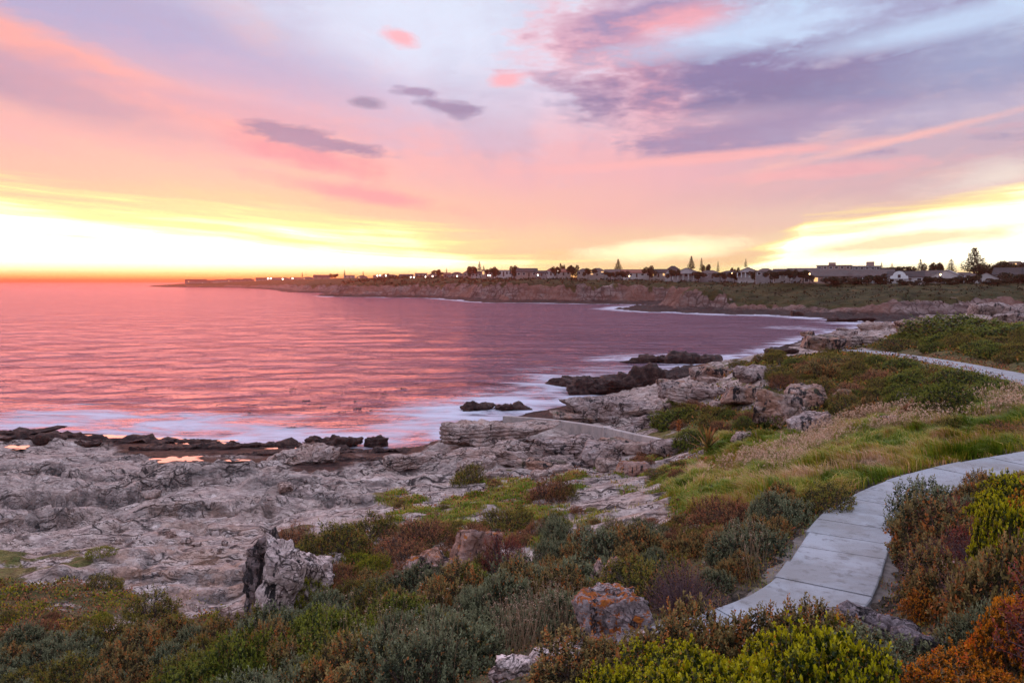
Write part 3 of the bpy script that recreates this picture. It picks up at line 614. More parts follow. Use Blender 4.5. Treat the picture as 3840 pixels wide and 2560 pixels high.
def far_height(x, y):
    d0 = poly_distance(x, y, _fs); sc = np.clip(np.hypot(x, y) / 400, .6, 2)
    d = d0 + (fbm(x / 38, y / 38, 71, 4) * 13 + fbm(x / 9, y / 9, 72, 4) * 5.5) * sstep(-30, 6, d0) * np.clip(sc, .7, 1.3)
    px = 1920 + F * x / np.maximum(y, 1)
    sh, dc, zr, dv, zt = [np.interp(px, FPROF[:, 0], FPROF[:, k]) for k in range(1, 6)]
    zr = zr * (1 + .28 * fbm(x / 30, y / 30, 73, 3))
    z = np.where(d < 0, d * .25, 0) + 1.5 * sstep(0, 1, d / sh) + (zr - 1.5) * sstep(0, 1, (d - sh) / dc) + (zt - zr) * np.clip((d - sh - dc) / dv, 0, 1) ** .8 + np.clip(d - sh - dc - dv, 0, 400) * .006
    cl = sstep(0, .3, d / sh) * sstep(0, -1, (d - sh - dc - 6) / 8)
    steps = np.sin((z + fbm(x / 20, y / 20, 76, 2)) * 3.2) * .28
    z = z + cl * (fbm(x / 7, y / 7, 74, 4) * 1.5 + np.abs(fbm(x / 3.2, y / 3.2, 78, 3)) * 1.6 - .6 + steps) + sstep(2, 8, d) * fbm(x / 12, y / 12, 75, 3) * .5
    # a cleft side of the big cliff: the rock ends and scrub begins
    veg = sstep(-2.5, 2.5, d - sh - dc * .9 + fbm(x / 8, y / 8, 77, 4) * 7)
    return np.maximum(z, -3), veg, d
FZ, FVEG, FD = far_height(FX, FY)
def far_ground(x, y):
    return float(far_height(np.array([x]), np.array([y]))[0][0])
def far_foam(x, y):
    d = poly_distance(x, y, _fs); return sstep(-16, -1, d) * .85 * (np.hypot(x, y) < 700)
def far_material():
    m, w, fin = material('headland_rock_and_scrub', .9, .15)
    p = w.pos(); z = w.sep(p)[2]; veg, low = w.attr('veg'), w.attr('low')
    a = w.noise(w.scale(p, (.08, .08, .5)), 1.0, 6, .65); b = w.noise(w.scale(p, (.3, .3, .25)), 1.0, 5, .7); c = w.noise(p, .035, 4, .6); k = w.noise(p, .16, 5, .7)
    rk = w.ramp(a * .6 + b * .4, [(.36, (.035, .024, .023)), (.47, (.12, .082, .076)), (.58, (.24, .175, .16)), (.7, (.38, .30, .28))])
    vc = w.voro(w.scale(p, (.30, .30, .12)), 1.0, 'DISTANCE_TO_EDGE'); rk = w.mix(w.mapr(vc + (k - .5) * .15, .10, .0, 0, .85), rk, (.035, .026, .026)); rk = w.mix(w.mapr(c, .42, .62, .1, .7), rk, (.20, .085, .06))  # red-brown patches put some of the sunset's red glow into the rock colour
    rk = w.mix(w.mapr(z + (b - .5) * 2.5, 2.3, 1.2), rk, (.05, .034, .032))
    sc = w.ramp(k, [(.36, (.016, .018, .006)), (.5, (.038, .038, .012)), (.62, (.070, .054, .020)), (.72, (.13, .085, .038))])
    col = w.mix(w.mapr(veg + (k - .5) * .8, .35, .65), rk, sc)
    return fin(col, w.bump(a + b * .5 + k * .4, 1.0, 1.6))
_o = link('headland', mesh('headland', np.stack([FX, FY, FZ], -1).reshape(-1, 3), gridfaces(FNR, FNC)[:, ::-1], far_material(), True, dict(veg=FVEG.ravel(), low=(FZ < 2).ravel())))
tag(_o, 'far headland with pale cliffs and dark scrub slope below the town', None, None, 'structure')
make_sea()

# ------------------------------------------------------------------ footpath of cast concrete slabs
def concrete(name, col=(.50, .50, .50)):
    m, w, fin = material(name, .85, .2)
    p = w.pos(); off = w.rnd(); a = w.noise(p, 1.4, 5, .6); b = w.noise(p, 28.0, 4, .7); c = w.noise(w.scale(p, (1, 1, 1)), 5.0, 5, .65)
    k = w.mix(w.mapr(off, 0, 1), tuple(v * .88 for v in col), tuple(v * 1.08 for v in col))
    k = w.mix(w.mapr(a, .40, .64, 0, .55), k, (.27, .255, .25)); k = w.mix(w.mapr(c, .52, .68, 0, .7), k, (.17, .155, .15)); k = w.mix(w.mapr(w.noise(p, .55, 5, .65), .50, .62, 0, .45), k, (.24, .21, .19)); k = w.mix(w.mapr(b, .58, .7, 0, .6), k, (.22, .21, .20))
    return fin(k, w.bump(c + b * .4, .5, .02))
MAT_CONC = concrete('path_concrete', (.38, .38, .40))
def make_path():
    seg = np.hypot(*(PATH[1:, :2] - PATH[:-1, :2]).T); s = np.concatenate([[0], np.cumsum(seg)])
    def at(t):
        c = np.array([np.interp(t, s, PATH[:, k]) for k in range(3)]); e = .15
        f = np.array([np.interp(t + e, s, PATH[:, k]) - np.interp(t - e, s, PATH[:, k]) for k in range(2)]); f /= np.linalg.norm(f)
        return c, np.array([f[1], -f[0]])
    tt = np.arange(0, s[-1], .4); v = []
    for t in tt:
        c, n = at(t); e = .22 + .08 * math.sin(t * 1.7); pw = float(pwid(c[0], c[1]))
        for q, dz in ((-pw - e, -.10), (-pw * .8, -.055), (pw * .8, -.055), (pw + e, -.10)): v.append((c[0] + n[0] * q, c[1] + n[1] * q, c[2] + dz))
    bed = link('footpath', mesh('footpath', v, gridfaces(len(tt), 4), plain('sandy_path_bed', (.20, .16, .14), .95, .1, .3, 6))); tag(bed, 'winding coastal footpath of pale concrete slabs', None, None, 'structure')
    t = 0.2; rr = random.Random(3); k = 0
    while t < s[-1] - 1.6:
        L = rr.uniform(.80, .90); g0, g1 = ((.014, .004), (.004, .014))[k % 2]; q0, q1 = t + g0, t + L - g1
        jl, jr = rr.uniform(-.05, .05), rr.uniform(-.05, .05); dz = rr.uniform(-.006, .006)
        nst = 3; V = []; Fc = []
        for i in range(nst + 1):
            c, n = at(q0 + (q1 - q0) * i / nst); pw = float(pwid(c[0], c[1])); wl, wr = pw + jl * .6, pw + jr * .6
            for q, h in ((-wl, -.13), (-wl, -.014), (-wl + .016, 0), (wr - .016, 0), (wr, -.014), (wr, -.13)):
                V.append((c[0] + n[0] * q, c[1] + n[1] * q, c[2] + h + dz))
        for i in range(nst):
            for j in range(5):
                a = i * 6 + j; Fc.append((a, a + 1, a + 7, a + 6))
        for b in (0, nst * 6): Fc += [(b, b + 1, b + 4, b + 5), (b + 1, b + 2, b + 3, b + 4)]
        V = np.array(V); c0 = V.mean(0); pass
        link('slab', mesh('slab', V - c0, np.array(Fc), MAT_CONC, False), bed, c0)
        t += L; k += 1
make_path()

# ------------------------------------------------------------------ old concrete wall above the cove
def make_wall():
    base = [(1893,1590,1.55),(2000,1602,1.9),(2100,1616,2.25),(2190,1631,2.55),(2275,1647,2.9),(2380,1664,3.3),(2470,1679,3.65),(2560,1694,4.0)]
    hh = [.62, .68, .72, .72, .70, .55, .48, .42]
    b = np.array([P(*q) for q in base]); mat = concrete('weathered_wall_concrete', (.46, .38, .35))
    root = link('concrete_wall', None, None, b[0]); tag(root, 'low weathered concrete wall running down the rocks to the sea', 'wall')
    for name, i0, i1, th in (('wall_section', 0, 4, .36), ('wall_section', 4, 7, .30)):
        V = []; pp = b[i0:i1 + 1]; h = hh[i0:i1 + 1]; m = 5
        xs = np.linspace(0, len(pp) - 1, (len(pp) - 1) * m + 1)
        for x in xs:
            c = np.array([np.interp(x, range(len(pp)), pp[:, k]) for k in range(3)]); f = (pp[min(int(x) + 1, len(pp) - 1)] - pp[max(min(int(x), len(pp) - 2), 0)])[:2]; f /= np.linalg.norm(f); n = np.array([f[1], -f[0]])
            t = np.interp(x, range(len(pp)), h) + .02 * pn(x * 3.1, 1.3)
            g = 0.03 if i0 else 0
            for q, z in ((-th / 2, -1.2), (-th / 2, t - .03), (-th / 2 + .03, t), (th / 2 - .03, t), (th / 2, t - .03), (th / 2, -1.2)): V.append((c[0] + n[0] * q + g, c[1] + n[1] * q, c[2] + z))
        Fc = [(i * 6 + j, i * 6 + j + 1, i * 6 + j + 7, i * 6 + j + 6) for i in range(len(xs) - 1) for j in range(5)]
        e = (len(xs) - 1) * 6; Fc += [(0, 1, 4, 5), (1, 2, 3, 4), (e, e + 1, e + 4, e + 5), (e + 1, e + 2, e + 3, e + 4)]
        link(name, mesh(name, np.array(V) - b[0], np.array(Fc), mat, False), root)
    c = b[4]; V = [(x * .22, y * .28, z) for z in (-1.2, .74) for x, y in ((-1, -1), (1, -1), (1, 1), (-1, 1))]
    link('buttress', mesh('buttress', np.array(V) + (c - b[0]), np.array([(0, 1, 2, 3), (4, 5, 6, 7), (0, 1, 5, 4), (1, 2, 6, 5), (2, 3, 7, 6), (3, 0, 4, 7)]), mat, False), root)
make_wall()

# ------------------------------------------------------------------ rocks
def cube_sphere(n):
    g = np.tan(np.linspace(-1, 1, n + 1) * math.pi / 4); a, b = np.meshgrid(g, g, indexing='ij'); o = np.ones_like(a); V = []; Fc = []; k = 0
    for ax, sg in ((0, 1), (0, -1), (1, 1), (1, -1), (2, 1), (2, -1)):
        p = [None] * 3; p[ax] = o * sg; p[(ax + 1) % 3] = a * sg; p[(ax + 2) % 3] = b
        V.append(np.stack(p, -1).reshape(-1, 3)); Fc.append(gridfaces(n + 1, n + 1) + k); k += (n + 1) ** 2
    V = np.concatenate(V); V /= np.linalg.norm(V, axis=1, keepdims=True); Fc = np.concatenate(Fc)
    key = np.round(V * 1e5).astype(int); _, idx, inv = np.unique(key, axis=0, return_index=True, return_inverse=True)
    return V[idx], inv.ravel()[Fc]
_CS = {n: cube_sphere(n) for n in (10, 18, 30, 52)}
for _a, _b in ((18, 15), (30, 24), (52, 40)): _CS[_a] = cube_sphere(_b)
def rock_mesh(name, size, seed, mat, n=18, planes=16, rough=.10, strata=.0, blocky=.6, tiltn=(0, 0, 1)):
    """faceted boulder: a ball cut by planes, then weathered; size = full extents"""
    D, Fc = _CS[n]; r = np.random.default_rng(seed)
    N = r.normal(size=(planes, 3)); N /= np.linalg.norm(N, axis=1, keepdims=True); hgt = r.uniform(.78, 1.08, planes)
    ax = np.array([(1, 0, 0), (-1, 0, 0), (0, 1, 0), (0, -1, 0), (0, 0, 1), (0, 0, -1)], float) + r.normal(size=(6, 3)) * .16; ax /= np.linalg.norm(ax, axis=1, keepdims=True)
    N = np.vstack([N, ax]); hgt = np.concatenate([hgt, r.uniform(.70, .88, 6) * (1.25 - blocky * .5)])
    dn = D @ N.T; rad = np.where(dn > .05, hgt / np.maximum(dn, .05), 9).min(1); rad = np.minimum(rad, 1.45)
    q = D * rad[:, None] * np.array(size) / 2 / .88
    k = max(size) / 2; m = min(size)
    disp = fbm3(q / (k * .55), seed, 4, .55) * rough * k * .9 + fbm3(q / (k * .13), seed + 5, 3, .55) * rough * k * .28
    if strata:
        t = q @ np.array(tiltn) / (m * .16) + fbm3(q / (k * .5), seed + 9, 3) * .9; f = t - np.floor(t)
        disp = disp + (sstep(0, .25, f) * sstep(1, .8, f) - .7) * strata * m * .28
    q = q + D * disp[:, None]
    return mesh(name, q, Fc, mat, True)
RK_PALE = rock_material('pale_rock', (1.0, .97, .97), .25, 0, .25)
RK_WHITE = rock_material('white_rock', (1.3, 1.3, 1.34), .42, 0, .1, 1.4)
RK_DARKP = rock_material('dark_streaked_rock', (.62, .60, .64), .75, 0, .15, 1.4)
RK_LICH = rock_material('lichen_rock', (.74, .76, .84), .5, .55, .1, 1.8)
RK_RED = rock_material('red_stained_rock', (.95, .80, .78), .5, .22, .55, 1.5)
RK_OUT = rock_material('outcrop_rock', (.86, .80, .79), .62, 0, .6, 1.1, .4)
RK_GREY = rock_material('grey_rock', (.85, .83, .86), .45, 0, .15, 1.0)
RK_SLATE = rock_material('dark_slate_rock', (.45, .45, .52), .65, 0, 0, 1.6)
RK_WET = wet_rock_material()
def place_rock(px, py, wpx, hpx, mat, seed, label, name='boulder', depth=.8, rz=0., tilt=(0., 0.), n=18, sink=.22, z=None, group=None, dist=None, **kw):
    b = P(px, py, z) if z is not None else hit(px, py)
    r = math.hypot(b[0], b[1]); k = math.sqrt(r * r + (H - b[2]) ** 2) / F
    w, h = wpx * k, .82 * hpx * k / (1 - sink); d = w * depth
    o = link(name, rock_mesh(name, (w, d, h), seed, mat, n, **kw), None, (b[0], b[1] + d * .30, b[2] + h * (.5 - sink)), (tilt[0], tilt[1], rz))
    tag(o, label, 'rock', group); return o
# near bluff above the rock platform
place_rock(968, 2370, 115, 430, RK_DARKP, 11, 'tall dark grey rock pillar at the bluff corner above the platform', 'rock_pillar', .9, .3, (.0, .10), 30, .1, rough=.16)
place_rock(1048, 2368, 130, 370, RK_WHITE, 12, 'upright white rock slab beside the dark bluff pillar', 'rock_slab', .9, .2, (0, .12), 30, .1, rough=.18)
place_rock(1140, 2270, 190, 215, RK_WHITE, 13, 'broad white rock block on the bluff below brown scrub', 'boulder', .8, .1, (0, .25), 30, .2, rough=.18)
place_rock(1245, 2135, 90, 55, RK_WHITE, 14, 'small white rock poking out of scrub at the bluff top', 'boulder', .8, .5)
place_rock(872, 2350, 105, 75, RK_PALE, 15, 'pale block lying at the foot of the bluff', 'boulder', .7, .4)
place_rock(1065, 1845, 56, 34, RK_PALE, 16, 'lone round pale boulder on the rock platform', 'boulder', .9, .4)
place_rock(1130, 1742, 270, 52, RK_PALE, 17, 'low brown weathered rock hump beside the dark tidal shelf', 'rock_hump', .5, .1, n=30, rough=.2)
for i, (a, b, w, h) in enumerate([(700, 2035, 40, 18), (735, 2050, 34, 16), (840, 2052, 30, 18), (610, 2010, 40, 26), (640, 2015, 36, 20), (1010, 1880, 30, 14), (560, 1870, 60, 30)]):
    place_rock(a, b, w, h, RK_PALE, 60 + i, 'loose pale stone lying on the rock platform', 'stone', .8, i, n=10, group='loose stones on the rock platform')
# upright lichen rock in the scrub and its low neighbour
place_rock(1790, 2135, 205, 170, RK_RED, 21, 'upright boulder with rust red top standing in the grey scrub', 'boulder', .7, .4, (0, .18), 30, .1, rough=.13, blocky=.9)
place_rock(1600, 2200, 240, 110, RK_RED, 22, 'low jagged grey and red rock beside the upright red boulder', 'boulder', .6, -.3, (0, -.35), 30, .2, rough=.2, strata=.5, tiltn=(.6, 0, .8))
place_rock(2300, 2435, 265, 225, RK_LICH, 23, 'grey boulder spotted with orange lichen beside the bare twiggy bush', 'boulder', .8, .2, (0, .1), 52, .2, rough=.2)
place_rock(2390, 2440, 150, 90, RK_WHITE, 28, 'crumbling white rock foot under the orange lichen boulder', 'boulder', .8, .7, n=18)
for i, (a, b, w, h, t) in enumerate([(2240, 2215, 46, 150, .5), (2272, 2205, 40, 150, .55), (2305, 2170, 60, 100, .6)]):
    place_rock(a, b, w, h, RK_RED, 24 + i, 'thin red rock slab leaning behind the olive dome bush', 'rock_slab', .9, .3, (0, t), 18, .1, group='leaning red slabs', rough=.1, blocky=1.0)
for i, (a, b, w, h) in enumerate([(1930, 2535, 130, 60), (2030, 2505, 110, 62), (2130, 2490, 150, 66), (2060, 2545, 120, 50), (2240, 2470, 110, 30), (1880, 2560, 90, 40)]):
    place_rock(a, b, w, h, RK_WHITE, 30 + i, 'pinkish white stone in the loose row below the lichen boulder', 'stone', .8, i * .7, n=18, group='white stones in the scrub')
place_rock(3590, 2215, 130, 100, RK_RED, 41, 'small pale boulder among red twigs right of the footpath', 'boulder', .8, .4, n=18)
place_rock(3500, 2190, 70, 34, RK_PALE, 42, 'flat pale stone beside the small boulder right of the footpath', 'stone', .8, .4, n=10)
place_rock(3330, 2400, 340, 70, RK_SLATE, 43, 'long dark layered slate slab lying below the footpath bend', 'rock_slab', .45, -.35, (0, .22), 30, .15, rough=.12, strata=.9)
place_rock(3500, 2455, 200, 46, RK_SLATE, 44, 'short dark slate slab between the orange bush and the grey shrub', 'rock_slab', .5, -.3, (0, .2), 18, .15, strata=.8)
# slope rocks
place_rock(3040, 1632, 190, 95, RK_GREY, 45, 'long grey flat-topped boulder at the top of the grassy slope', 'boulder', .5, .15, (0, -.12), 30, .12, blocky=.95)
place_rock(3046, 1628, 40, 30, RK_WHITE, 46, 'small white stone in front of the flat-topped grey boulder', 'stone', .8, .3, n=10, group='white stones on the slope')
place_rock(3092, 1628, 46, 24, RK_WHITE, 47, 'small white stone in front of the flat-topped grey boulder', 'stone', .8, .9, n=10, group='white stones on the slope')
place_rock(3395, 1525, 66, 56, RK_WHITE, 48, 'bright white rock in dark scrub above the dry grass', 'boulder', .7, .5, (0, .3), n=18)
place_rock(3410, 1480, 50, 24, RK_WHITE, 49, 'small white rock above the bright white rock in the scrub', 'stone', .7, .2, n=10)
place_rock(3350, 1590, 76, 30, RK_GREY, 50, 'low grey stone half hidden in pale dry grass', 'stone', .7, .2, n=10)
place_rock(2800, 1655, 90, 36, RK_PALE, 51, 'pale flat stone at the edge of the green grass', 'stone', .7, .2, n=10)
# outcrop
place_rock(2795, 1530, 190, 105, RK_OUT, 81, 'orange stained outcrop block on the left of the slope cliff', 'outcrop_rock', .8, .2, (0, .06), 30, .06, rough=.14, blocky=.95)
place_rock(2925, 1608, 180, 165, RK_OUT, 82, 'tall overhanging orange outcrop face above the grass', 'outcrop_rock', .8, -.15, (-.12, .1), 52, .06, rough=.16, blocky=.95)
place_rock(3030, 1545, 150, 105, RK_OUT, 83, 'dark streaked outcrop rock right of the overhanging face', 'outcrop_rock', .8, .25, (0, -.1), 30, .1, rough=.16)
place_rock(3165, 1520, 60, 66, RK_OUT, 84, 'narrow orange rock stub in scrub right of the outcrop', 'outcrop_rock', .8, .4, n=18)
place_rock(2840, 1430, 130, 60, RK_GREY, 85, 'grey rounded rock on the outcrop top', 'boulder', .8, .4, n=18, rough=.14)
place_rock(2700, 1420, 180, 50, RK_OUT, 86, 'low reddish rock ledge between the outcrop and the dark tidal rock', 'rock_ledge', .6, .1, n=30, rough=.16)
place_rock(2585, 1520, 150, 60, RK_PALE, 87, 'pale rock ledge above the inlet', 'rock_ledge', .6, .3, (0, .2), n=30, strata=.38)
place_rock(2620, 1470, 170, 36, RK_PALE, 88, 'thin pale rock shelf below the outcrop', 'rock_ledge', .5, .2, (0, .15), n=18, strata=.38)
# headland block by the far path
place_rock(3095, 1325, 215, 82, RK_OUT, 91, 'huge rectangular boulder at the shore below the far footpath', 'boulder', .6, .1, (0, .03), 30, .08, rough=.08, blocky=1.1)
place_rock(3034, 1262, 42, 22, RK_OUT, 92, 'small block perched on the huge rectangular boulder', 'boulder', .9, .3, n=10, z=P(3034, 1262, 0)[2] + 6.2, sink=.1)
place_rock(3260, 1300, 190, 42, RK_PALE, 93, 'low pale rock slab behind the huge rectangular boulder', 'rock_slab', .5, .1, n=30, strata=.6)
place_rock(2935, 1330, 130, 26, RK_WET, 94, 'dark stepped ledge at the waterline below the rectangular boulder', 'rock_ledge', .5, .1, n=18, strata=.8)
for i, (a, b, w, h) in enumerate([(3770, 1200, 190, 62), (3690, 1215, 120, 30), (3560, 1222, 160, 28), (3440, 1228, 130, 24), (3840, 1215, 140, 40), (3600, 1232, 120, 22), (3520, 1212, 100, 30)]):
    place_rock(a, b, w, h, RK_PALE if i % 2 else RK_GREY, 100 + i, ['big pale crag on the crest at the far end of the shore rocks', 'pale rock among the shore rocks beyond the green dome bush'][min(i, 1)], 'boulder', .7, i * .5, n=18, group=None if i == 0 else 'shore rocks beyond the dome bush', rough=.16)
# tidal rocks, dark and wet
place_rock(2190, 1452, 250, 46, RK_WET, 122, 'low tapering tip of the dark promontory', 'tidal_rock', .35, .05, (0, -.06), 30, .2, z=-.1, rough=.22)
place_rock(2280, 1478, 330, 60, RK_WET, 123, 'middle lump of the dark promontory', 'tidal_rock', .4, .1, (0, -.05), 30, .2, z=-.1, rough=.22)
place_rock(2440, 1484, 430, 84, RK_WET, 111, 'long dark rocky promontory jutting into the bay', 'tidal_rock', .36, .06, (0, -.06), 52, .14, z=-.1, rough=.24, strata=.2, blocky=.3)
place_rock(2530, 1362, 330, 24, RK_WET, 112, 'low dark reef awash beyond the long promontory', 'tidal_rock', .3, 0, (0, .0), 30, .25, z=-.05, rough=.24, strata=.2, blocky=.3)
place_rock(2180, 1452, 70, 16, RK_WET, 113, 'small flat dark rock in the surf beside the promontory tip', 'tidal_rock', .6, .4, n=10, z=-.05)
place_rock(2420, 1505, 95, 52, RK_WET, 114, 'dark brown lump in the inlet beside the pale ridge', 'tidal_rock', .8, .3, n=18, z=-.1)
place_rock(1245, 1676, 240, 38, RK_WET, 115, 'long dark rock in the surf off the tidal shelf', 'tidal_rock', .3, .05, (0, 0), 30, .2, z=0., rough=.24, blocky=.4)
place_rock(1410, 1676, 86, 42, RK_WET, 116, 'short dark rock beside the long one in the surf', 'tidal_rock', .6, .2, n=18, z=0., rough=.22, blocky=.4)
place_rock(1780, 1540, 118, 30, RK_WET, 117, 'rounded dark rock in white surf off the slab point', 'tidal_rock', .5, .2, n=18, z=-.05, rough=.24, blocky=.3)
place_rock(1925, 1540, 130, 22, RK_WET, 118, 'low flat dark rock in white surf before the wall', 'tidal_rock', .5, .1, n=18, z=-.05, rough=.24, blocky=.3)
place_rock(1180, 1708, 210, 22, RK_WET, 119, 'dark ledge on the rim of the tidal shelf', 'tidal_rock', .3, .05, n=18, rough=.16)
place_rock(2995, 1186, 56, 24, RK_WET, 120, 'small dark rock standing off the far shore', 'tidal_rock', .6, .1, n=10, z=0.)
place_rock(3210, 1207, 200, 22, RK_WET, 121, 'dark reef along the head of the bay', 'tidal_rock', .3, .05, n=18, z=0., rough=.16)
# pale shore ridges and slabs by the cove
place_rock(2300, 1570, 350, 82, RK_GREY, 131, 'large rounded grey ridge rock above the cove', 'ridge_rock', .45, .05, (0, .03), 52, .1, rough=.10)
place_rock(2200, 1590, 280, 34, RK_OUT, 132, 'long layered rock step under the grey ridge', 'rock_ledge', .35, .05, (0, .08), 30, .1, strata=.38)
place_rock(2490, 1590, 230, 44, RK_GREY, 133, 'slanting grey rock rib beside the wall', 'rock_ledge', .35, -.25, (0, -.18), 30, .1, strata=.38)
place_rock(2450, 1555, 220, 30, RK_PALE, 134, 'upper slanting pale rib above the wall', 'rock_ledge', .35, -.25, (0, -.18), 30, .1, strata=.38)
place_rock(1835, 1690, 400, 84, RK_PALE, 141, 'massive pale layered slab at the shore point', 'rock_slab', .5, .05, (0, -.04), 52, .1, rough=.09, strata=.4)
place_rock(1880, 1740, 400, 48, RK_PALE, 142, 'long undercut pale slab below the massive layered one', 'rock_slab', .35, -.08, (0, .06), 52, .1, rough=.08, strata=.4)
place_rock(1540, 1760, 240, 52, RK_PALE, 143, 'tilted pale slab beside the dark tidal flat', 'rock_slab', .5, .1, (0, -.10), 30, .15, rough=.09, strata=.38)
place_rock(2130, 1715, 260, 64, RK_GREY, 144, 'cracked grey slab in front of the wall', 'rock_slab', .5, .1, (0, .04), 30, .15, strata=.4)
place_rock(2255, 1745, 150, 95, RK_GREY, 145, 'rounded grey striped boulder below the wall', 'boulder', .8, .2, n=30, rough=.1)
place_rock(2290, 1768, 100, 50, RK_PALE, 146, 'small pale boulder at the foot of the striped one', 'boulder', .8, .5, n=18)
place_rock(2385, 1785, 170, 66, RK_RED, 147, 'square reddish block lying in grass below the wall', 'boulder', .6, -.1, (0, -.05), 18, .12, blocky=1.1)
place_rock(2510, 1715, 140, 70, RK_GREY, 148, 'grey boulder at the upper end of the wall', 'boulder', .7, .3, n=18)
place_rock(2400, 1700, 130, 44, RK_PALE, 149, 'pale boulder under the upper wall section', 'boulder', .7, .3, n=18)

# low broken rock between the cove, the promontory and the outcrop
_rr = random.Random(5)
for i in range(34):
    px, py = [(_rr.uniform(2480, 2800), _rr.uniform(1400, 1530)), (_rr.uniform(2020, 2480), _rr.uniform(1600, 1780)), (_rr.uniform(1560, 2100), _rr.uniform(1700, 1800)), (_rr.uniform(3150, 3700), _rr.uniform(1222, 1262))][i % 4]
    w = _rr.uniform(60, 170) * (1 if i % 4 < 3 else .8); place_rock(px, py, w, w * _rr.uniform(.16, .30), _rr.choice((RK_PALE, RK_GREY, RK_PALE, RK_OUT)), 300 + i, ['low broken rock slab between the promontory and the outcrop', 'low broken rock slab in front of the concrete wall', 'low broken rock slab by the massive layered shore slab', 'low broken rock slab on the shore behind the rectangular boulder'][i % 4], 'rock_slab', .7, _rr.uniform(-.5, .5), (0, _rr.uniform(-.15, .15)), 18, .35, group=['broken rock under the outcrop', 'broken rock before the wall', 'broken rock at the shore slab', 'broken rock behind the boulder'][i % 4], strata=.45, rough=.14)
for i in range(18):
    px = 40 + i * 84 + _rr.uniform(-25, 25); py = 1622 + px * .045 + _rr.uniform(4, 44); w = _rr.uniform(130, 260)
    place_rock(px, py, w, _rr.uniform(5, 9), RK_WET, 360 + i, 'low dark wet ledge on the tidal shelf beside the surf', 'rock_ledge', .3, _rr.uniform(-.15, .15), (0, 0), 18, .4, group='wet ledges of the tidal shelf', strata=.4, rough=.2, blocky=.4)
# ------------------------------------------------------------------ plants
def leaf_material(name, base, tip, alt, alt_amount=.12, trans=.25, rough=.55, hue=.25):
    m, w, fin = material(name, rough, .25)
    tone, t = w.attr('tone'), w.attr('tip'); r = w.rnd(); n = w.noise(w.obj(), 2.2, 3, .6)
    c = w.mix(w.mapr(t, .2, 1.0), base, tip)  # older leaves darker, deepened to paint the shade between shoots
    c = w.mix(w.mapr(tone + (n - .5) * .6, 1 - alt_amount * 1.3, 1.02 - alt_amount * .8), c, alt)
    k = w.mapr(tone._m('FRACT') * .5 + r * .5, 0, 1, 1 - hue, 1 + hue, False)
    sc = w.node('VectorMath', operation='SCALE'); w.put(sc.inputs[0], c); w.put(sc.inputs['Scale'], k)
    return fin(S(w.t, sc.outputs[0]), None, rough, .25, trans)
def rhombi(base, d, length, width, rng, fold=None):
    """leaves: base (N,3), direction (N,3) -> verts (4N,3), faces"""
    n = len(base); r = rng.normal(size=(n, 3)); s = np.cross(d, r); s /= np.linalg.norm(s, axis=1, keepdims=True) + 1e-9
    L = np.asarray(length).reshape(-1, 1); W = np.asarray(width).reshape(-1, 1)
    mid = base + d * L * .5
    v = np.stack([base, mid + s * W * .5, base + d * L, mid - s * W * .5], 1).reshape(-1, 3)
    return v, np.arange(4 * n).reshape(-1, 4)
def norm(a): return a / (np.linalg.norm(a, axis=-1, keepdims=True) + 1e-9)
def twig_mesh(segs, rad, mat, name='stem'):
    """thin three-sided twigs from (a, b) pairs"""
    a, b = segs[:, 0], segs[:, 1]; d = norm(b - a); s = norm(np.cross(d, np.array([.31, .77, .55]))); u = np.cross(d, s); v = []
    rad = np.asarray(rad).reshape(-1, 1)
    for k in range(3):
        o = s * math.cos(k * 2.094) + u * math.sin(k * 2.094); v += [a + o * rad, b + o * rad * .55]
    v = np.stack(v, 1).reshape(-1, 3); n = np.arange(len(a))[:, None] * 6
    f = np.concatenate([n + np.array([[0, 2, 3, 1]]), n + np.array([[2, 4, 5, 3]]), n + np.array([[4, 0, 1, 5]])])
    return mesh(name, v, f, mat)
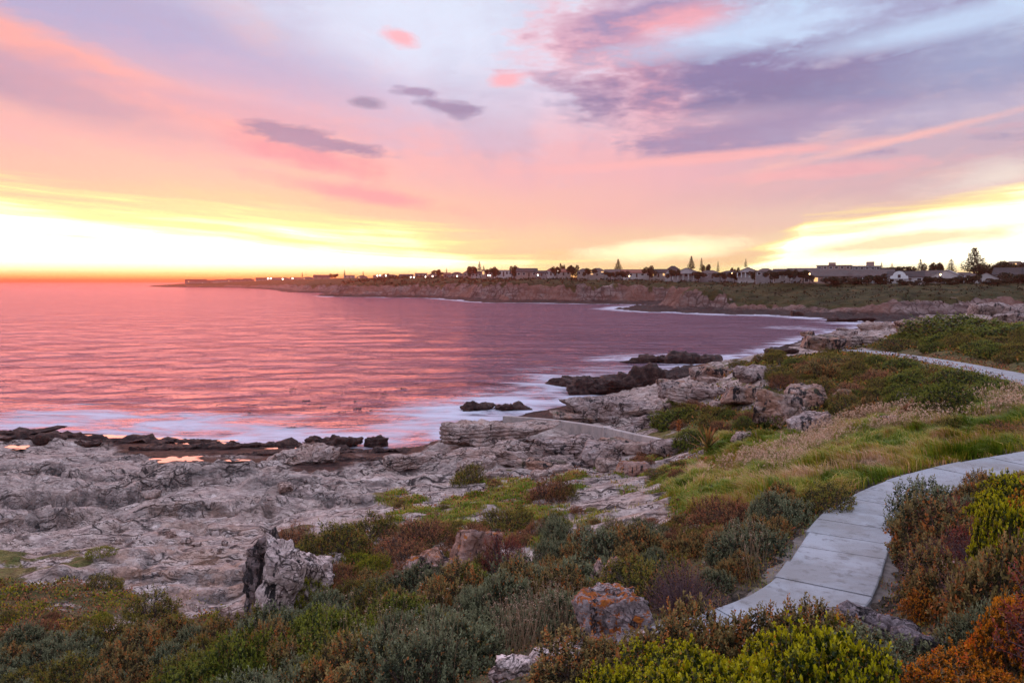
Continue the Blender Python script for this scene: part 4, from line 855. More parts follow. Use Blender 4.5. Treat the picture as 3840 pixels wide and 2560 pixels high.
def shrub_meshes(seed, mat, stem_mat, shoots=420, leaves=15, ll=.055, lw=.017, upright=.7, height=.8, shoot=.30, spread=.7, lobes=5, flat=0., name='foliage', twigs=160, ragged=.12, twr=.006):
    """unit shrub: about 2 wide, `height` tall, base at the origin"""
    g = np.random.default_rng(seed)
    d = norm(np.stack([g.normal(size=shoots), g.normal(size=shoots), np.abs(g.normal(size=shoots)) * .8 + .02], 1))
    lob = norm(np.stack([g.normal(size=lobes), g.normal(size=lobes), np.abs(g.normal(size=lobes)) * .5 + .1], 1)); la = g.uniform(.10, .32, lobes)
    rad = .72 + (np.maximum(d @ lob.T - .70, 0) / .30 * la).max(1) + fbm3(d * 2.3, seed, 3) * .16
    rad = rad * (1 + g.normal(size=shoots) * ragged * .5) * np.where(g.random(shoots) < .16, g.uniform(.6, .92, shoots), 1)
    tip = d * rad[:, None]; tip[:, 2] *= height / .85; 
    sd = norm(d * (1 - upright) + np.array([0, 0, 1.]) * upright + g.normal(size=(shoots, 3)) * .22)
    sl = shoot * g.uniform(.6, 1.25, shoots); tip = tip + sd * (sl * ragged * g.random(shoots))[:, None]
    t = (np.arange(leaves) + .5) / leaves; t = t[None, :] + g.uniform(-.04, .04, (shoots, leaves))
    pos = tip[:, None] - sd[:, None] * (sl[:, None] * (1 - t))[..., None] * 1.0
    out = norm(np.cross(sd[:, None], g.normal(size=(shoots, leaves, 3))))
    ld = norm(sd[:, None] * (1 - spread * (1.1 - t))[..., None] + out * spread + np.array([0, 0, -.12]))
    tl = ll * (.7 + .6 * g.random((shoots, leaves))) * (1.15 - .45 * t)
    pos = pos.reshape(-1, 3); ok = pos[:, 2] > -.05
    v, f = rhombi(pos[ok], ld.reshape(-1, 3)[ok], tl.ravel()[ok], (tl * lw / ll).ravel()[ok], g)
    tone = np.repeat((np.repeat(g.random(shoots), leaves) * .6 + g.random(shoots * leaves) * .4)[ok], 4); tp = np.repeat(np.clip(t, 0, 1).ravel()[ok], 4)
    fm = mesh(name, v, f, mat, False, dict(tone=tone, tip=tp))
    k = min(twigs, shoots); a = tip[:k] - sd[:k] * (sl[:k] * .8)[:, None]; b0 = g.normal(size=(k, 3)) * np.array([.10, .10, 0]); b0[:, 2] = -.08
    mid = (a * .5 + b0 * .5) + g.normal(size=(k, 3)) * .06 - np.array([0, 0, .05])
    segs = np.concatenate([np.stack([b0, mid], 1), np.stack([mid, a], 1), np.stack([a, tip[:k]], 1)])
    sm = twig_mesh(segs, np.concatenate([np.full(k, twr * 2), np.full(k, twr * 1.4), np.full(k, twr * .7)]), stem_mat, 'stems')
    return fm, sm
WOOD = plain('woody_stem', (.11, .075, .06), .9, .1, .3, 8)
TWIGM = plain('purple_brown_twig', (.16, .10, .105), .9, .1, .3, 8)
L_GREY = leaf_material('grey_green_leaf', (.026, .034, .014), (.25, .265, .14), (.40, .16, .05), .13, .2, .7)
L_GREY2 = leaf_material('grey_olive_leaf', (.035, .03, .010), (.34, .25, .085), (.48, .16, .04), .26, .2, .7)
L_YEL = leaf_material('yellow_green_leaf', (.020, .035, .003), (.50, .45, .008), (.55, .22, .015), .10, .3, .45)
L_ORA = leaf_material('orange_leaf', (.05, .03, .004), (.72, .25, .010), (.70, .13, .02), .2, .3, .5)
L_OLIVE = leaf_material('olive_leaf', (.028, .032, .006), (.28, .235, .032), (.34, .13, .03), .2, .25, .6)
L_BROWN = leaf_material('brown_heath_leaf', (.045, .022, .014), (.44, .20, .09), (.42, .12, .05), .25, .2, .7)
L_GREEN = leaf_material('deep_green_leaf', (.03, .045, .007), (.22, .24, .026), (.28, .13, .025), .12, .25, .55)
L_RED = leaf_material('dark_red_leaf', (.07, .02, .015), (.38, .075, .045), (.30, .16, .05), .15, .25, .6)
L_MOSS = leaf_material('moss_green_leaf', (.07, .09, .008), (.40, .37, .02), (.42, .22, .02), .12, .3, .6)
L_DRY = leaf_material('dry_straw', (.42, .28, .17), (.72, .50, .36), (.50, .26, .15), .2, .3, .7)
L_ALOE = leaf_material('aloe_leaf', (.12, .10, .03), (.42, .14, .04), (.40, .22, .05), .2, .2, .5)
KINDS = {
 'grey_shrub': dict(mat=L_GREY, shoots=760, leaves=17, ll=.054, lw=.024, upright=.50, height=.72, shoot=.22, spread=.8, lobes=9, ragged=.10),
 'grey_olive_shrub': dict(mat=L_GREY2, shoots=760, leaves=17, ll=.056, lw=.028, upright=.42, height=.72, shoot=.20, spread=.85, lobes=9, ragged=.10),
 'yellow_green_shrub': dict(mat=L_YEL, shoots=1300, leaves=14, ll=.040, lw=.027, upright=.40, height=.75, shoot=.10, spread=1.0, lobes=16, ragged=.10),
 'orange_shrub': dict(mat=L_ORA, shoots=1200, leaves=14, ll=.040, lw=.026, upright=.42, height=.8, shoot=.11, spread=1.0, lobes=14, ragged=.10),
 'olive_shrub': dict(mat=L_OLIVE, shoots=900, leaves=12, ll=.046, lw=.021, upright=.4, height=.68, shoot=.16, spread=.9, lobes=10),
 'brown_heath': dict(mat=L_BROWN, shoots=800, leaves=13, ll=.042, lw=.016, upright=.5, height=.62, shoot=.20, spread=.75, lobes=9),
 'green_shrub': dict(mat=L_GREEN, shoots=900, leaves=12, ll=.058, lw=.030, upright=.35, height=.72, shoot=.16, spread=.95, lobes=12),
 'red_shrub': dict(mat=L_RED, shoots=520, leaves=13, ll=.046, lw=.020, upright=.5, height=1.0, shoot=.20, spread=.8, lobes=8),
 'moss_cushion': dict(mat=L_MOSS, shoots=900, leaves=9, ll=.042, lw=.020, upright=.3, height=.42, shoot=.10, spread=.9, lobes=12, twigs=20),
 'twiggy_bush': dict(mat=L_BROWN, shoots=620, leaves=4, ll=.040, lw=.015, upright=.30, height=.68, shoot=.26, spread=.7, lobes=8, twigs=620, ragged=.16, twr=.005),
}
PROTO = {}
for _i, (_k, _kw) in enumerate(KINDS.items()):
    _kw = dict(_kw); _m = _kw.pop('mat')
    PROTO[_k] = [shrub_meshes(200 + _i * 5 + j, _m, TWIGM if _k in ('twiggy_bush', 'red_shrub') else WOOD, **_kw) for j in range(3 if _k == 'grey_shrub' else 2)]
PLANTED = []
_prr = random.Random(11)
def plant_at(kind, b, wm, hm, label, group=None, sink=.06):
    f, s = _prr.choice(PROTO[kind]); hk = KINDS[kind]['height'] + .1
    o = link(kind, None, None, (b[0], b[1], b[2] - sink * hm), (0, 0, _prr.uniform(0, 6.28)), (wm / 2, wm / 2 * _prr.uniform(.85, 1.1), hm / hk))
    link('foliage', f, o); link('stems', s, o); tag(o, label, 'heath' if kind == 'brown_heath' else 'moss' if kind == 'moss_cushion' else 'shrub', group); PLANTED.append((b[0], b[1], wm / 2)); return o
def plant(kind, px, py, wpx, hpx, label, group=None, dz=0.):
    b = hit(px, py); k = math.sqrt(b[0] ** 2 + b[1] ** 2 + (H - b[2]) ** 2) / F
    v = norm(np.array([b[0], b[1], 0])); b = b + v * wpx * k * .22; b[2] = ground(b[0], b[1]) + dz
    return plant_at(kind, b, wpx * k, hpx * k, label, group)
# single plants one can point to
for a in [
 ('yellow_green_shrub', 2560, 2770, 560, 290, 'leafy yellow-green bush at the slope foot of the concrete path'),
 ('yellow_green_shrub', 2900, 2780, 560, 350, 'bright yellow-green bush with glossy leaves next to the slate slabs'),
 ('grey_olive_shrub', 2480, 2590, 440, 270, 'grey-olive shrub with orange tips between lichen boulder and path'),
 ('grey_olive_shrub', 2820, 2560, 460, 270, 'wide grey-olive shrub overhanging the near end of the path'),
 ('grey_olive_shrub', 3090, 2540, 380, 240, 'grey-olive shrub between the yellow-green bush and the path'),
 ('grey_olive_shrub', 2180, 2620, 420, 200, 'brownish grey-olive shrub in front of the white stones'),
 ('grey_olive_shrub', 2330, 2560, 330, 190, 'rust-tipped bush between the white stones and the leafy yellow-green bush'),
 ('grey_olive_shrub', 2650, 2560, 340, 280, 'dense rust-tipped bush hiding the near end of the path'),
 ('grey_olive_shrub', 2960, 2530, 340, 250, 'grey and rust bush in front of the path bend'),
 ('grey_olive_shrub', 3200, 2500, 280, 170, 'grey-olive bush touching the slate slab'),
 ('grey_shrub', 3300, 2600, 420, 230, 'soft grey shrub between yellow-green bush and orange bush'),
 ('orange_shrub', 3620, 2720, 420, 230, 'low orange bush below the red-twigged thicket'),
 ('orange_shrub', 3840, 2540, 360, 300, 'tall orange-leaved bush on the bank right of the path'),
 ('yellow_green_shrub', 3790, 2230, 320, 330, 'yellow and orange bush above the small boulder right of the path'),
 ('yellow_green_shrub', 3780, 1990, 300, 210, 'green-gold rounded bush at the top of the right bank'),
 ('grey_shrub', 3500, 1990, 330, 190, 'grey shrub leaning over the inside bend of the path'),
 ('grey_olive_shrub', 3560, 2130, 380, 230, 'large grey-olive shrub on the bank inside the path bend'),
 ('red_shrub', 3690, 2170, 260, 220, 'dark red twiggy shrub under the green-gold bush'),
 ('twiggy_bush', 3700, 2330, 320, 190, 'bare red-brown twiggy bush behind the small boulder by the path'),
 ('orange_shrub', 3480, 2330, 170, 100, 'rusty orange shrub beside the slate slab and path'),
 ('olive_shrub', 2420, 2280, 430, 215, 'olive dome bush beside the orange lichen boulder'),
 ('twiggy_bush', 2560, 2300, 330, 200, 'bare purple twiggy bush right of the lichen boulder'),
 ('grey_shrub', 2300, 2120, 360, 170, 'feathery grey bush with straw tips behind the leaning red slabs'),
 ('grey_olive_shrub', 2420, 2090, 280, 130, 'straw-tipped olive bush beside the feathery grey bush'),
 ('red_shrub', 1890, 2185, 190, 200, 'dark red bush growing against the upright red boulder'),
 ('grey_shrub', 2800, 2120, 330, 170, 'rounded grey shrub at the left edge of the path'),
 ('brown_heath', 2720, 1990, 300, 140, 'rusty brown heath bush above the rounded grey shrub by the path'),
 ('grey_shrub', 2930, 1990, 260, 150, 'dusky grey shrub where the path narrows'),
 ('olive_shrub', 3080, 1930, 260, 120, 'olive shrub at the edge of the grass beside the path'),
 ('olive_shrub', 1755, 1815, 150, 80, 'lone dark green dome bush on the pale rocks'),
 ('brown_heath', 1850, 1830, 60, 36, 'tiny reddish bush beside the lone dark dome bush'),
 ('brown_heath', 2060, 1890, 200, 115, 'brown-topped dome bush with golden skirt among rock slabs'),
 ('olive_shrub', 2110, 1880, 120, 70, 'small olive bush at the side of the brown-topped dome bush'),
 ('olive_shrub', 1250, 2110, 330, 160, 'large olive bush on the bluff top behind the white rocks'),
 ('brown_heath', 1090, 2085, 210, 120, 'reddish brown heath at the edge of the bluff'),
 ('olive_shrub', 1390, 2030, 220, 110, 'olive bush beside the heath on the back of the bluff'),
 ('brown_heath', 1580, 2050, 300, 110, 'wide brown heath mound left of the upright red boulder'),
 ('olive_shrub', 1900, 2000, 240, 110, 'dark rounded olive bush behind the upright red boulder'),
 ('brown_heath', 1500, 2130, 300, 100, 'purplish brown heath in front of the olive bushes on the bluff'),
 ('moss_cushion', 1160, 2290, 190, 130, 'bright moss green cushion beside the white bluff rocks'),
 ('moss_cushion', 1340, 2130, 170, 60, 'yellow-green cushion trailing over the bluff top'),
 ('olive_shrub', 395, 2215, 140, 60, 'small dark bush at the foot of the rock platform'),
 ('moss_cushion', 375, 2105, 110, 26, 'bright green moss patch on bare rock'),
 ('olive_shrub', 560, 2330, 200, 90, 'low brown-green bush in front of the orange stained rock'),
 ('moss_cushion', 850, 2360, 150, 60, 'mossy green cushion beside the pale block below the bluff'),
 ('green_shrub', 3600, 1272, 400, 85, 'wide dark green dome bush beyond the far footpath'),
 ('green_shrub', 3780, 1268, 260, 55, 'dark green bush joined to the right of the dome bush'),
 ('olive_shrub', 3400, 1310, 200, 46, 'low rusty-green bush left of the wide dome bush'),
 ('green_shrub', 3610, 1480, 280, 95, 'big dark green bush below the far footpath'),
 ('green_shrub', 3560, 1560, 230, 110, 'dark green bush at the upper edge of the dry grass'),
 ('green_shrub', 3740, 1490, 190, 60, 'green bush with rusty top beside the far footpath bend'),
 ('green_shrub', 3350, 1560, 90, 90, 'small upright green bush left of the bright white rock'),
 ('grey_olive_shrub', 3260, 1560, 160, 70, 'pale olive bush under the scrub bank'),
 ('olive_shrub', 3170, 1375, 240, 50, 'olive scrub mound at the near side of the far footpath'),
 ('green_shrub', 3380, 1390, 140, 40, 'dark leafy bush on the near edge of the far footpath'),
 ('olive_shrub', 2910, 1420, 110, 50, 'green cap of scrub on the outcrop top'),
 ('brown_heath', 3290, 1440, 160, 66, 'purplish heath on the bank above the white rock'),
 ('green_shrub', 2520, 1600, 190, 80, 'dark green scrub clump above the wall end'),
 ('red_shrub', 2850, 1570, 56, 56, 'dark maroon bush under the outcrop face'),
 ('green_shrub', 2600, 1690, 140, 70, 'deep green bush between wall end and aloe'),
 ('olive_shrub', 3560, 1625, 130, 60, 'olive tuft bush in the dry grass'),
 ('brown_heath', 3790, 1640, 230, 70, 'pinkish brown heath at the outer bend of the path'),
 ('olive_shrub', 2470, 1790, 120, 34, 'low olive bush beside the square reddish block')]:
    plant(*a)
def in_poly(px, py, poly):
    c = False
    for (x0, y0), (x1, y1) in zip(poly, poly[1:] + poly[:1]):
        if (y0 > py) != (y1 > py) and px < (x1 - x0) * (py - y0) / (y1 - y0) + x0: c = not c
    return c
LANDMARKS = [(n_, hit(a_, b_)) for n_, a_, b_ in [('orange lichen boulder',2300,2425),('upright red boulder',1790,2135),('leaning red slabs',2270,2205),('white bluff rocks',1100,2290),('dark bluff pillar',988,2375),('white stones',2050,2510),('purple twiggy bush',2560,2300),('olive dome bush',2420,2280),('near path bend',2950,2170),('slate slab',3330,2400),
    ('small boulder by the path',3590,2215),('pale block under the bluff',872,2350),('bright moss cushion',1160,2290),('square reddish block',2385,1785),('wall end',2560,1695),('striped boulder',2255,1745),('lone dome bush',1755,1815),('brown-topped dome bush',2060,1890),('orange outcrop face',2930,1612),('bright white rock',3395,1525),('flat-topped boulder',3040,1632),
    ('rectangular boulder',3095,1325),('far path bend',3800,1410),('far path end',3300,1320),('big green bush',3620,1460),('wide dome bush',3600,1300),('orange stained rock',650,2280),('green moss patch',375,2105),('small platform bush',395,2215),('leafy yellow-green bush',2560,2640),('tall orange bush',3830,2480),('green-gold bush',3780,1990),('large olive bluff bush',1250,2110),('red boulder bush',1890,2185)]]
def where(b, w, kind, hh=.6):
    ds = sorted((math.hypot(b[0] - q[0], b[1] - q[1]), n_) for n_, q in LANDMARKS); adj = {0: 'small', 1: 'mid-sized', 2: 'large'}[0 if w < .7 else 1 if w < 1.1 else 2]
    adj += ' low' if hh / w < .5 else ' rounded' if hh / w < .64 else ' tall'
    tail = 'beside the %s' % ds[0][1] if ds[0][0] < w or len((ds[0][1] + ' ' + ds[1][1]).split()) > 6 else 'between the %s and the %s' % (ds[0][1], ds[1][1])
    return '%s %s %s' % (adj, kind.replace('_', ' '), tail)
FARPATH = PATH[(PATH[:, 1] > 26)]; FPX, FPY = project(FARPATH[:, 0], FARPATH[:, 1], FARPATH[:, 2])
def hides_path(b, w, h):
    r = math.hypot(b[0], b[1]); k = F / r; x, y = project(b[0], b[1], b[2]); return bool(np.any((np.abs(FPX - x) < w * k * .55) & (FPY < y) & (FPY > y - h * k * 1.0) & (np.hypot(FARPATH[:, 0], FARPATH[:, 1]) > r)))
def fill(poly, kinds, n, size, label, group, ratio=.6, gap=.55, tries=40):
    xs = [p[0] for p in poly]; ys = [p[1] for p in poly]; k = 0
    for _ in range(n * tries):
        if k >= n: break
        px, py = _prr.uniform(min(xs), max(xs)), _prr.uniform(min(ys), max(ys))
        if not in_poly(px, py, poly): continue
        b = hit(px, py); w = _prr.uniform(*size)
        if np.hypot(PATH[:, 0] - b[0], PATH[:, 1] - b[1]).min() < float(pwid(b[0], b[1])) + w * .5 + .05: continue
        if any(math.hypot(b[0] - x, b[1] - y) < (r + w / 2) * gap for x, y, r in PLANTED): continue
        kind = _prr.choice(kinds); hh = w * ratio * _prr.uniform(.8, 1.2)
        if b[1] > 20 and hides_path(b, w, hh): continue
        plant_at(kind, b, w, hh, where(b, w, kind, hh), 'wild ' + kind.replace('_', ' ') + ' plants'); k += 1
fill([(700, 2600), (1250, 2290), (1600, 2220), (2100, 2230), (2250, 2300), (2150, 2440), (1850, 2470), (1500, 2700), (700, 2800)], ['grey_shrub', 'grey_shrub', 'grey_shrub', 'grey_olive_shrub', 'olive_shrub', 'green_shrub'], 50, (.95, 1.6), '', '', .62, .52)
fill([(-100, 2480), (500, 2440), (800, 2400), (900, 2700), (-100, 2800)], ['grey_shrub', 'grey_shrub', 'grey_olive_shrub', 'olive_shrub'], 30, (1.0, 1.7), '', '', .55, .52)
fill([(-100, 2330), (300, 2330), (850, 2370), (800, 2430), (400, 2460), (-100, 2460)], ['olive_shrub', 'brown_heath', 'moss_cushion', 'grey_olive_shrub'], 16, (.5, .9), 'low %s on the mossy ground beside the bare rock', 'low plants at the edge of the rock', .5, .5)
fill([(1050, 2090), (1400, 1990), (2050, 1990), (2050, 2080), (1700, 2200), (1300, 2260), (1180, 2230)], ['olive_shrub', 'brown_heath', 'brown_heath', 'moss_cushion', 'grey_olive_shrub'], 26, (.6, 1.1), '%s filling the bluff top around the upright red boulder', 'plants on the bluff top', .55, .5)
fill([(1400, 1900), (2100, 1900), (2550, 1960), (2500, 2060), (2100, 2060), (1700, 1960)], ['olive_shrub', 'grey_olive_shrub', 'moss_cushion', 'brown_heath'], 22, (.3, .65), 'small %s in the cracks of the flat grassy rocks', 'small plants among flat rocks', .5, .8)
fill([(2560, 1960), (2900, 1900), (3150, 1880), (3050, 1990), (2900, 2100), (2700, 2250), (2500, 2150)], ['brown_heath', 'grey_shrub', 'olive_shrub', 'grey_olive_shrub'], 16, (.55, .95), '%s in the bank along the left side of the path', 'bank left of the path', .65, .5)
fill([(2080, 1960), (2600, 2080), (2550, 2180), (2350, 2200), (2050, 2180)], ['grey_shrub', 'grey_olive_shrub', 'grey_shrub'], 14, (.6, 1.0), '%s on the slope behind the leaning red slabs', 'bushes behind the red slabs', .75, .5)
fill([(3420, 1900), (3840, 1850), (3900, 2500), (3600, 2500), (3500, 2250), (3420, 2050)], ['grey_olive_shrub', 'red_shrub', 'grey_olive_shrub', 'grey_shrub', 'twiggy_bush', 'twiggy_bush'], 20, (.6, 1.0), '%s on the bank rising to the right of the path', 'bank right of the path', .7, .5)
fill([(2350, 2760), (3150, 2760), (3150, 3000), (2350, 3000)], ['yellow_green_shrub'], 5, (.7, 1.1), '%s at the viewpoint foot', 'bushes at the viewpoint', .7, .55)
fill([(2600, 1400), (2900, 1340), (3250, 1330), (3550, 1370), (3800, 1440), (3700, 1500), (3450, 1560), (3200, 1560), (3000, 1480), (2850, 1400)], ['green_shrub', 'olive_shrub', 'brown_heath', 'olive_shrub', 'grey_olive_shrub'], 60, (1.0, 2.2), '%s covering the slope between the outcrop and the far path', 'scrub between the outcrop and far path', .45, .5)
fill([(3300, 1290), (3840, 1260), (3840, 1380), (3500, 1330)], ['green_shrub', 'olive_shrub', 'olive_shrub'], 16, (1.5, 3.0), '%s on the rise beyond the far path', 'scrub beyond the far path', .4, .5)
fill([(2550, 1500), (2850, 1560), (2950, 1620), (2700, 1660), (2500, 1620)], ['green_shrub', 'olive_shrub', 'brown_heath'], 14, (.9, 1.8), '%s between the wall and the outcrop', 'scrub between wall and outcrop', .5, .5)
fill([(2300, 1690), (2700, 1690), (2650, 1800), (2350, 1800)], ['olive_shrub', 'moss_cushion', 'brown_heath'], 8, (.5, 1.0), 'small %s among the boulders below the wall', 'plants below the wall', .5, .6)

fill([(3860, 1880), (4650, 1760), (4650, 2600), (3870, 2700)], ['grey_olive_shrub', 'yellow_green_shrub', 'orange_shrub', 'grey_shrub', 'red_shrub'], 24, (.7, 1.3), '', '', .65, .55)
fill([(-60, 2350), (-900, 2350), (-900, 2700), (-60, 2800)], ['grey_shrub', 'grey_olive_shrub', 'olive_shrub'], 20, (.9, 1.6), '', '', .6, .55)
fill([(3860, 1330), (4600, 1330), (4600, 1560), (3880, 1560)], ['green_shrub', 'olive_shrub', 'brown_heath'], 16, (1.2, 2.2), '', '', .45, .55)
# aloe by the wall
def aloe():
    g = np.random.default_rng(5); b = hit(2655, 1700); r = math.hypot(b[0], b[1]); hgt = 105 * r / F
    root = link('aloe', None, None, b); tag(root, 'orange spiky aloe standing in green scrub above the wall', 'aloe')
    for i in range(26):
        a = i * 2.4; up = .25 + .75 * i / 26; d = norm(np.array([math.cos(a) * (1.1 - up), math.sin(a) * (1.1 - up), up])); L = hgt * g.uniform(.65, .95); z0 = hgt * .25 * i / 26
        s = norm(np.cross(d, [0, 0, 1.])); V = []
        for t in np.linspace(0, 1, 5):
            c = d * L * t + np.array([0, 0, z0 - .10 * L * t * t]); wd = .06 * (1 - t) ** .7 * hgt / 1.2 + .004
            V += [c - s * wd, c + np.array([0, 0, -wd * .7]), c + s * wd]
        Fc = [(j * 3 + k, j * 3 + k + 1, j * 3 + k + 4, j * 3 + k + 3) for j in range(4) for k in range(2)]
        link('leaf', mesh('leaf', V, np.array(Fc), L_ALOE, True, dict(tone=np.full(15, g.random()), tip=np.repeat(np.linspace(0, 1, 5), 3))), root)
aloe()
def spike_plant(px, py, hpx, label):
    b = hit(px, py); r = math.hypot(b[0], b[1]); h = hpx * r / F; g = np.random.default_rng(9); n = 60
    o = link('flower_spike', None, None, b); tag(o, label, 'flower')
    t = g.random(n); base = np.stack([g.normal(size=n) * .03 * h, g.normal(size=n) * .03 * h, h * (.3 + .7 * t)], 1); d = norm(np.stack([g.normal(size=n), g.normal(size=n), np.full(n, .8)], 1))
    v, f = rhombi(base, d, np.full(n, .22 * h), np.full(n, .10 * h), g); link('bloom', mesh('bloom', v, f, L_ALOE, False, dict(tone=np.repeat(g.random(n), 4), tip=np.ones(4 * n))), o)
    link('stem', twig_mesh(np.array([[(0, 0, -.1), (0, 0, h)]]), [.03], WOOD, 'stem'), o)
spike_plant(2545, 1640, 60, 'single orange flower spike near the wall end')

# grass, dry grass and leaf litter: uncountable cover
def scatter(weight, n, seed):
    g = np.random.default_rng(seed); w = np.maximum(weight, 0) * GR ** 2; w = w.ravel() / w.sum(); i = g.choice(w.size, n, p=w); a, l = i % NC, i // NC
    az = AZ[a] + g.uniform(-.5, .5, n) * (AZ[1] - AZ[0]); r = np.exp(LR[l] + g.uniform(-.5, .5, n) * (LR[1] - LR[0])); x, y = r * np.sin(az), r * np.cos(az)
    return np.stack([x, y, ground(x, y)], 1), r, g
def region(poly, soft=1):
    c = np.zeros(PX.shape, bool)
    for (x0, y0), (x1, y1) in zip(poly, poly[1:] + poly[:1]):
        if y0 != y1: c ^= ((y0 > PY) != (y1 > PY)) & (PX < (x1 - x0) * (PY - y0) / (y1 - y0) + x0)
    return c.astype(float)
def blades(name, label, weight, n, seed, length, width, mat, lean=.9, dry=None):
    p, r, g = scatter(weight, n, seed); a = fbm(p[:, 0] / 2.5, p[:, 1] / 2.5, seed, 3) * 4 + 2.6 + g.normal(size=n) * .6
    hum = .6 + .9 * sstep(-.3, .5, fbm(p[:, 0] / .9, p[:, 1] / .9, seed + 1, 2))
    L = length * g.uniform(.6, 1.3, n) * hum; d1 = norm(np.stack([np.cos(a) * .35 * lean, np.sin(a) * .35 * lean, np.ones(n)], 1)); d2 = norm(np.stack([np.cos(a) * lean, np.sin(a) * lean, np.full(n, .25)], 1))
    s = np.stack([-np.sin(a + g.normal(size=n)), np.cos(a), np.zeros(n)], 1) * (width * np.clip(r / 20, .6, 2.2) * g.uniform(.7, 1.3, n))[:, None] * .5
    m = p + d1 * (L * .55)[:, None]; t = m + d2 * (L * .5)[:, None]; p = p - np.array([0, 0, .03])
    v = np.stack([p - s, p + s, m + s * .8, m - s * .8, t], 1).reshape(-1, 3); k = np.arange(n)[:, None] * 5
    tone = np.repeat(np.clip((dry(p) if dry else .5) + g.normal(size=n) * .14, 0, 1), 5); tip = np.tile([0, 0, .5, .5, 1.], n)
    o = link(name, mesh(name, v, [k + np.array([[0, 1, 2, 3]]), k + np.array([[3, 2, 4]])], mat, False, dict(tone=tone, tip=tip))); tag(o, label, None, None, 'stuff'); return p, g
def grass_mat():
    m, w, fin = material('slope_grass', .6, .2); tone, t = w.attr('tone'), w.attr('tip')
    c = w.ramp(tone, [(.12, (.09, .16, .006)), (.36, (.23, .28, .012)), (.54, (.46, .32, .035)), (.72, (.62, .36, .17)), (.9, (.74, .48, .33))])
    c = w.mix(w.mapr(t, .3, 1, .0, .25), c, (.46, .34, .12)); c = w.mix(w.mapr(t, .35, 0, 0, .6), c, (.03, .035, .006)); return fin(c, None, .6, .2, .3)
GRASSM = grass_mat()
R_SLOPE = region([(2480, 1830), (2650, 1720), (2700, 1640), (2900, 1630), (3150, 1600), (3300, 1560), (3840, 1480), (3990, 1480), (3990, 1740), (3500, 1780), (3250, 1850), (3050, 1900), (2600, 1930)])
R_TUS = 1
R_MIX = region([(1300, 1930), (1500, 1830), (2100, 1780), (2700, 1640), (2750, 1760), (2600, 1960), (2100, 2080), (1500, 2000)])
free = (1 - sstep(.35, .6, ROCK)) * sstep(PW + .05, PW + .25, pathd)
DRYLINES = [(2700, 1760, 3300, 1580), (2950, 1800, 3840, 1640), (3200, 1570, 3560, 1540), (2600, 1790, 3000, 1830)]
def dryness(p):
    px, py = project(p[:, 0], p[:, 1], p[:, 2]); b = .30 + fbm(p[:, 0] / 2.2, p[:, 1] / 1.6, 91, 3) * .62
    for x0, y0, x1, y1 in DRYLINES:
        t = np.clip((px - x0) / (x1 - x0), 0, 1); b = b + .20 * np.exp(-((py - (y0 + (y1 - y0) * t)) / 34) ** 2) * (px > x0 - 80) * (px < x1 + 80)
    return b
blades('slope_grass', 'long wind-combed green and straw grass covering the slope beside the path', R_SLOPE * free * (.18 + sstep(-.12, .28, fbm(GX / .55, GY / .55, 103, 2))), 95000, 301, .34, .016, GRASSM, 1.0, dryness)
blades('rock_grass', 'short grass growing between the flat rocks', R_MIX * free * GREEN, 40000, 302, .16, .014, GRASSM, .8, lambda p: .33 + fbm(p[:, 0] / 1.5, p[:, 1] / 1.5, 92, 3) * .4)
def seedheads(name, label, weight, n, seed, h, hs):
    p, r, g = scatter(weight, n, seed); a = g.uniform(0, 6.28, n); d = norm(np.stack([np.cos(a) * .25, np.sin(a) * .25, np.ones(n)], 1)); L = h * g.uniform(.6, 1.3, n); t = p + d * L[:, None]
    st = twig_mesh(np.stack([p, t], 1), np.full(n, .003) * np.clip(r / 18, .7, 2), L_DRY)
    k = 6; base = np.repeat(t, k, 0) + g.normal(size=(n * k, 3)) * hs * .5 * np.array([1, 1, 1.6]); dd = norm(g.normal(size=(n * k, 3)) + np.array([0, 0, .8])); z = hs * g.uniform(.6, 1.2, n * k) * np.clip(np.repeat(r, k) / 16, .7, 1.6)
    v, f = rhombi(base, dd, z, z * .6, g); nv = len(st.vertices); sv = np.empty(nv * 3, np.float32); st.vertices.foreach_get('co', sv); sf = np.empty(len(st.loops), np.int32); st.loops.foreach_get('vertex_index', sf)
    V = np.concatenate([sv.reshape(-1, 3), v]); Fc = np.concatenate([sf.reshape(-1, 4), f + nv]); tone = np.concatenate([np.full(nv, .4), np.repeat(g.random(n * k), 4)]); tip = np.concatenate([np.full(nv, .2), np.full(len(v), .9)])
    bpy.data.meshes.remove(st); o = link(name, mesh(name, V, Fc, L_DRY, False, dict(tone=tone, tip=tip))); tag(o, label, None, None, 'stuff')
R_DRY = region([(2650, 1790), (2900, 1690), (3180, 1580), (3300, 1560), (3560, 1530), (3700, 1500), (3840, 1490), (3840, 1560), (3500, 1620), (3250, 1640), (3050, 1720), (2950, 1800), (2750, 1830)])
seedheads('dry_seedheads', 'pale pink dry grass seedheads along the top of the slope', R_DRY * free * sstep(-.15, .25, fbm(GX / 2.0, GY / 1.5, 95, 2)), 2600, 311, .50, .028)
R_FORE = region([(1840, 2440), (1950, 2340), (2130, 2330), (2180, 2420), (2100, 2470), (1900, 2480)]); R_FORE2 = region([(1100, 2520), (1600, 2500), (1700, 2600), (1100, 2620)]); R_PATHF = region([(2740, 2120), (2850, 2080), (2900, 2150), (2800, 2230)])
seedheads('pink_seedheads', 'pale pink seedheads standing in the scrub left of the lichen boulder', (R_FORE + R_PATHF * .5) * (.2 + free), 420, 312, .60, .018)
seedheads('cream_seedheads', 'few cream seedheads poking out of the nearest grey thicket', R_FORE2, 90, 313, .95, .020)
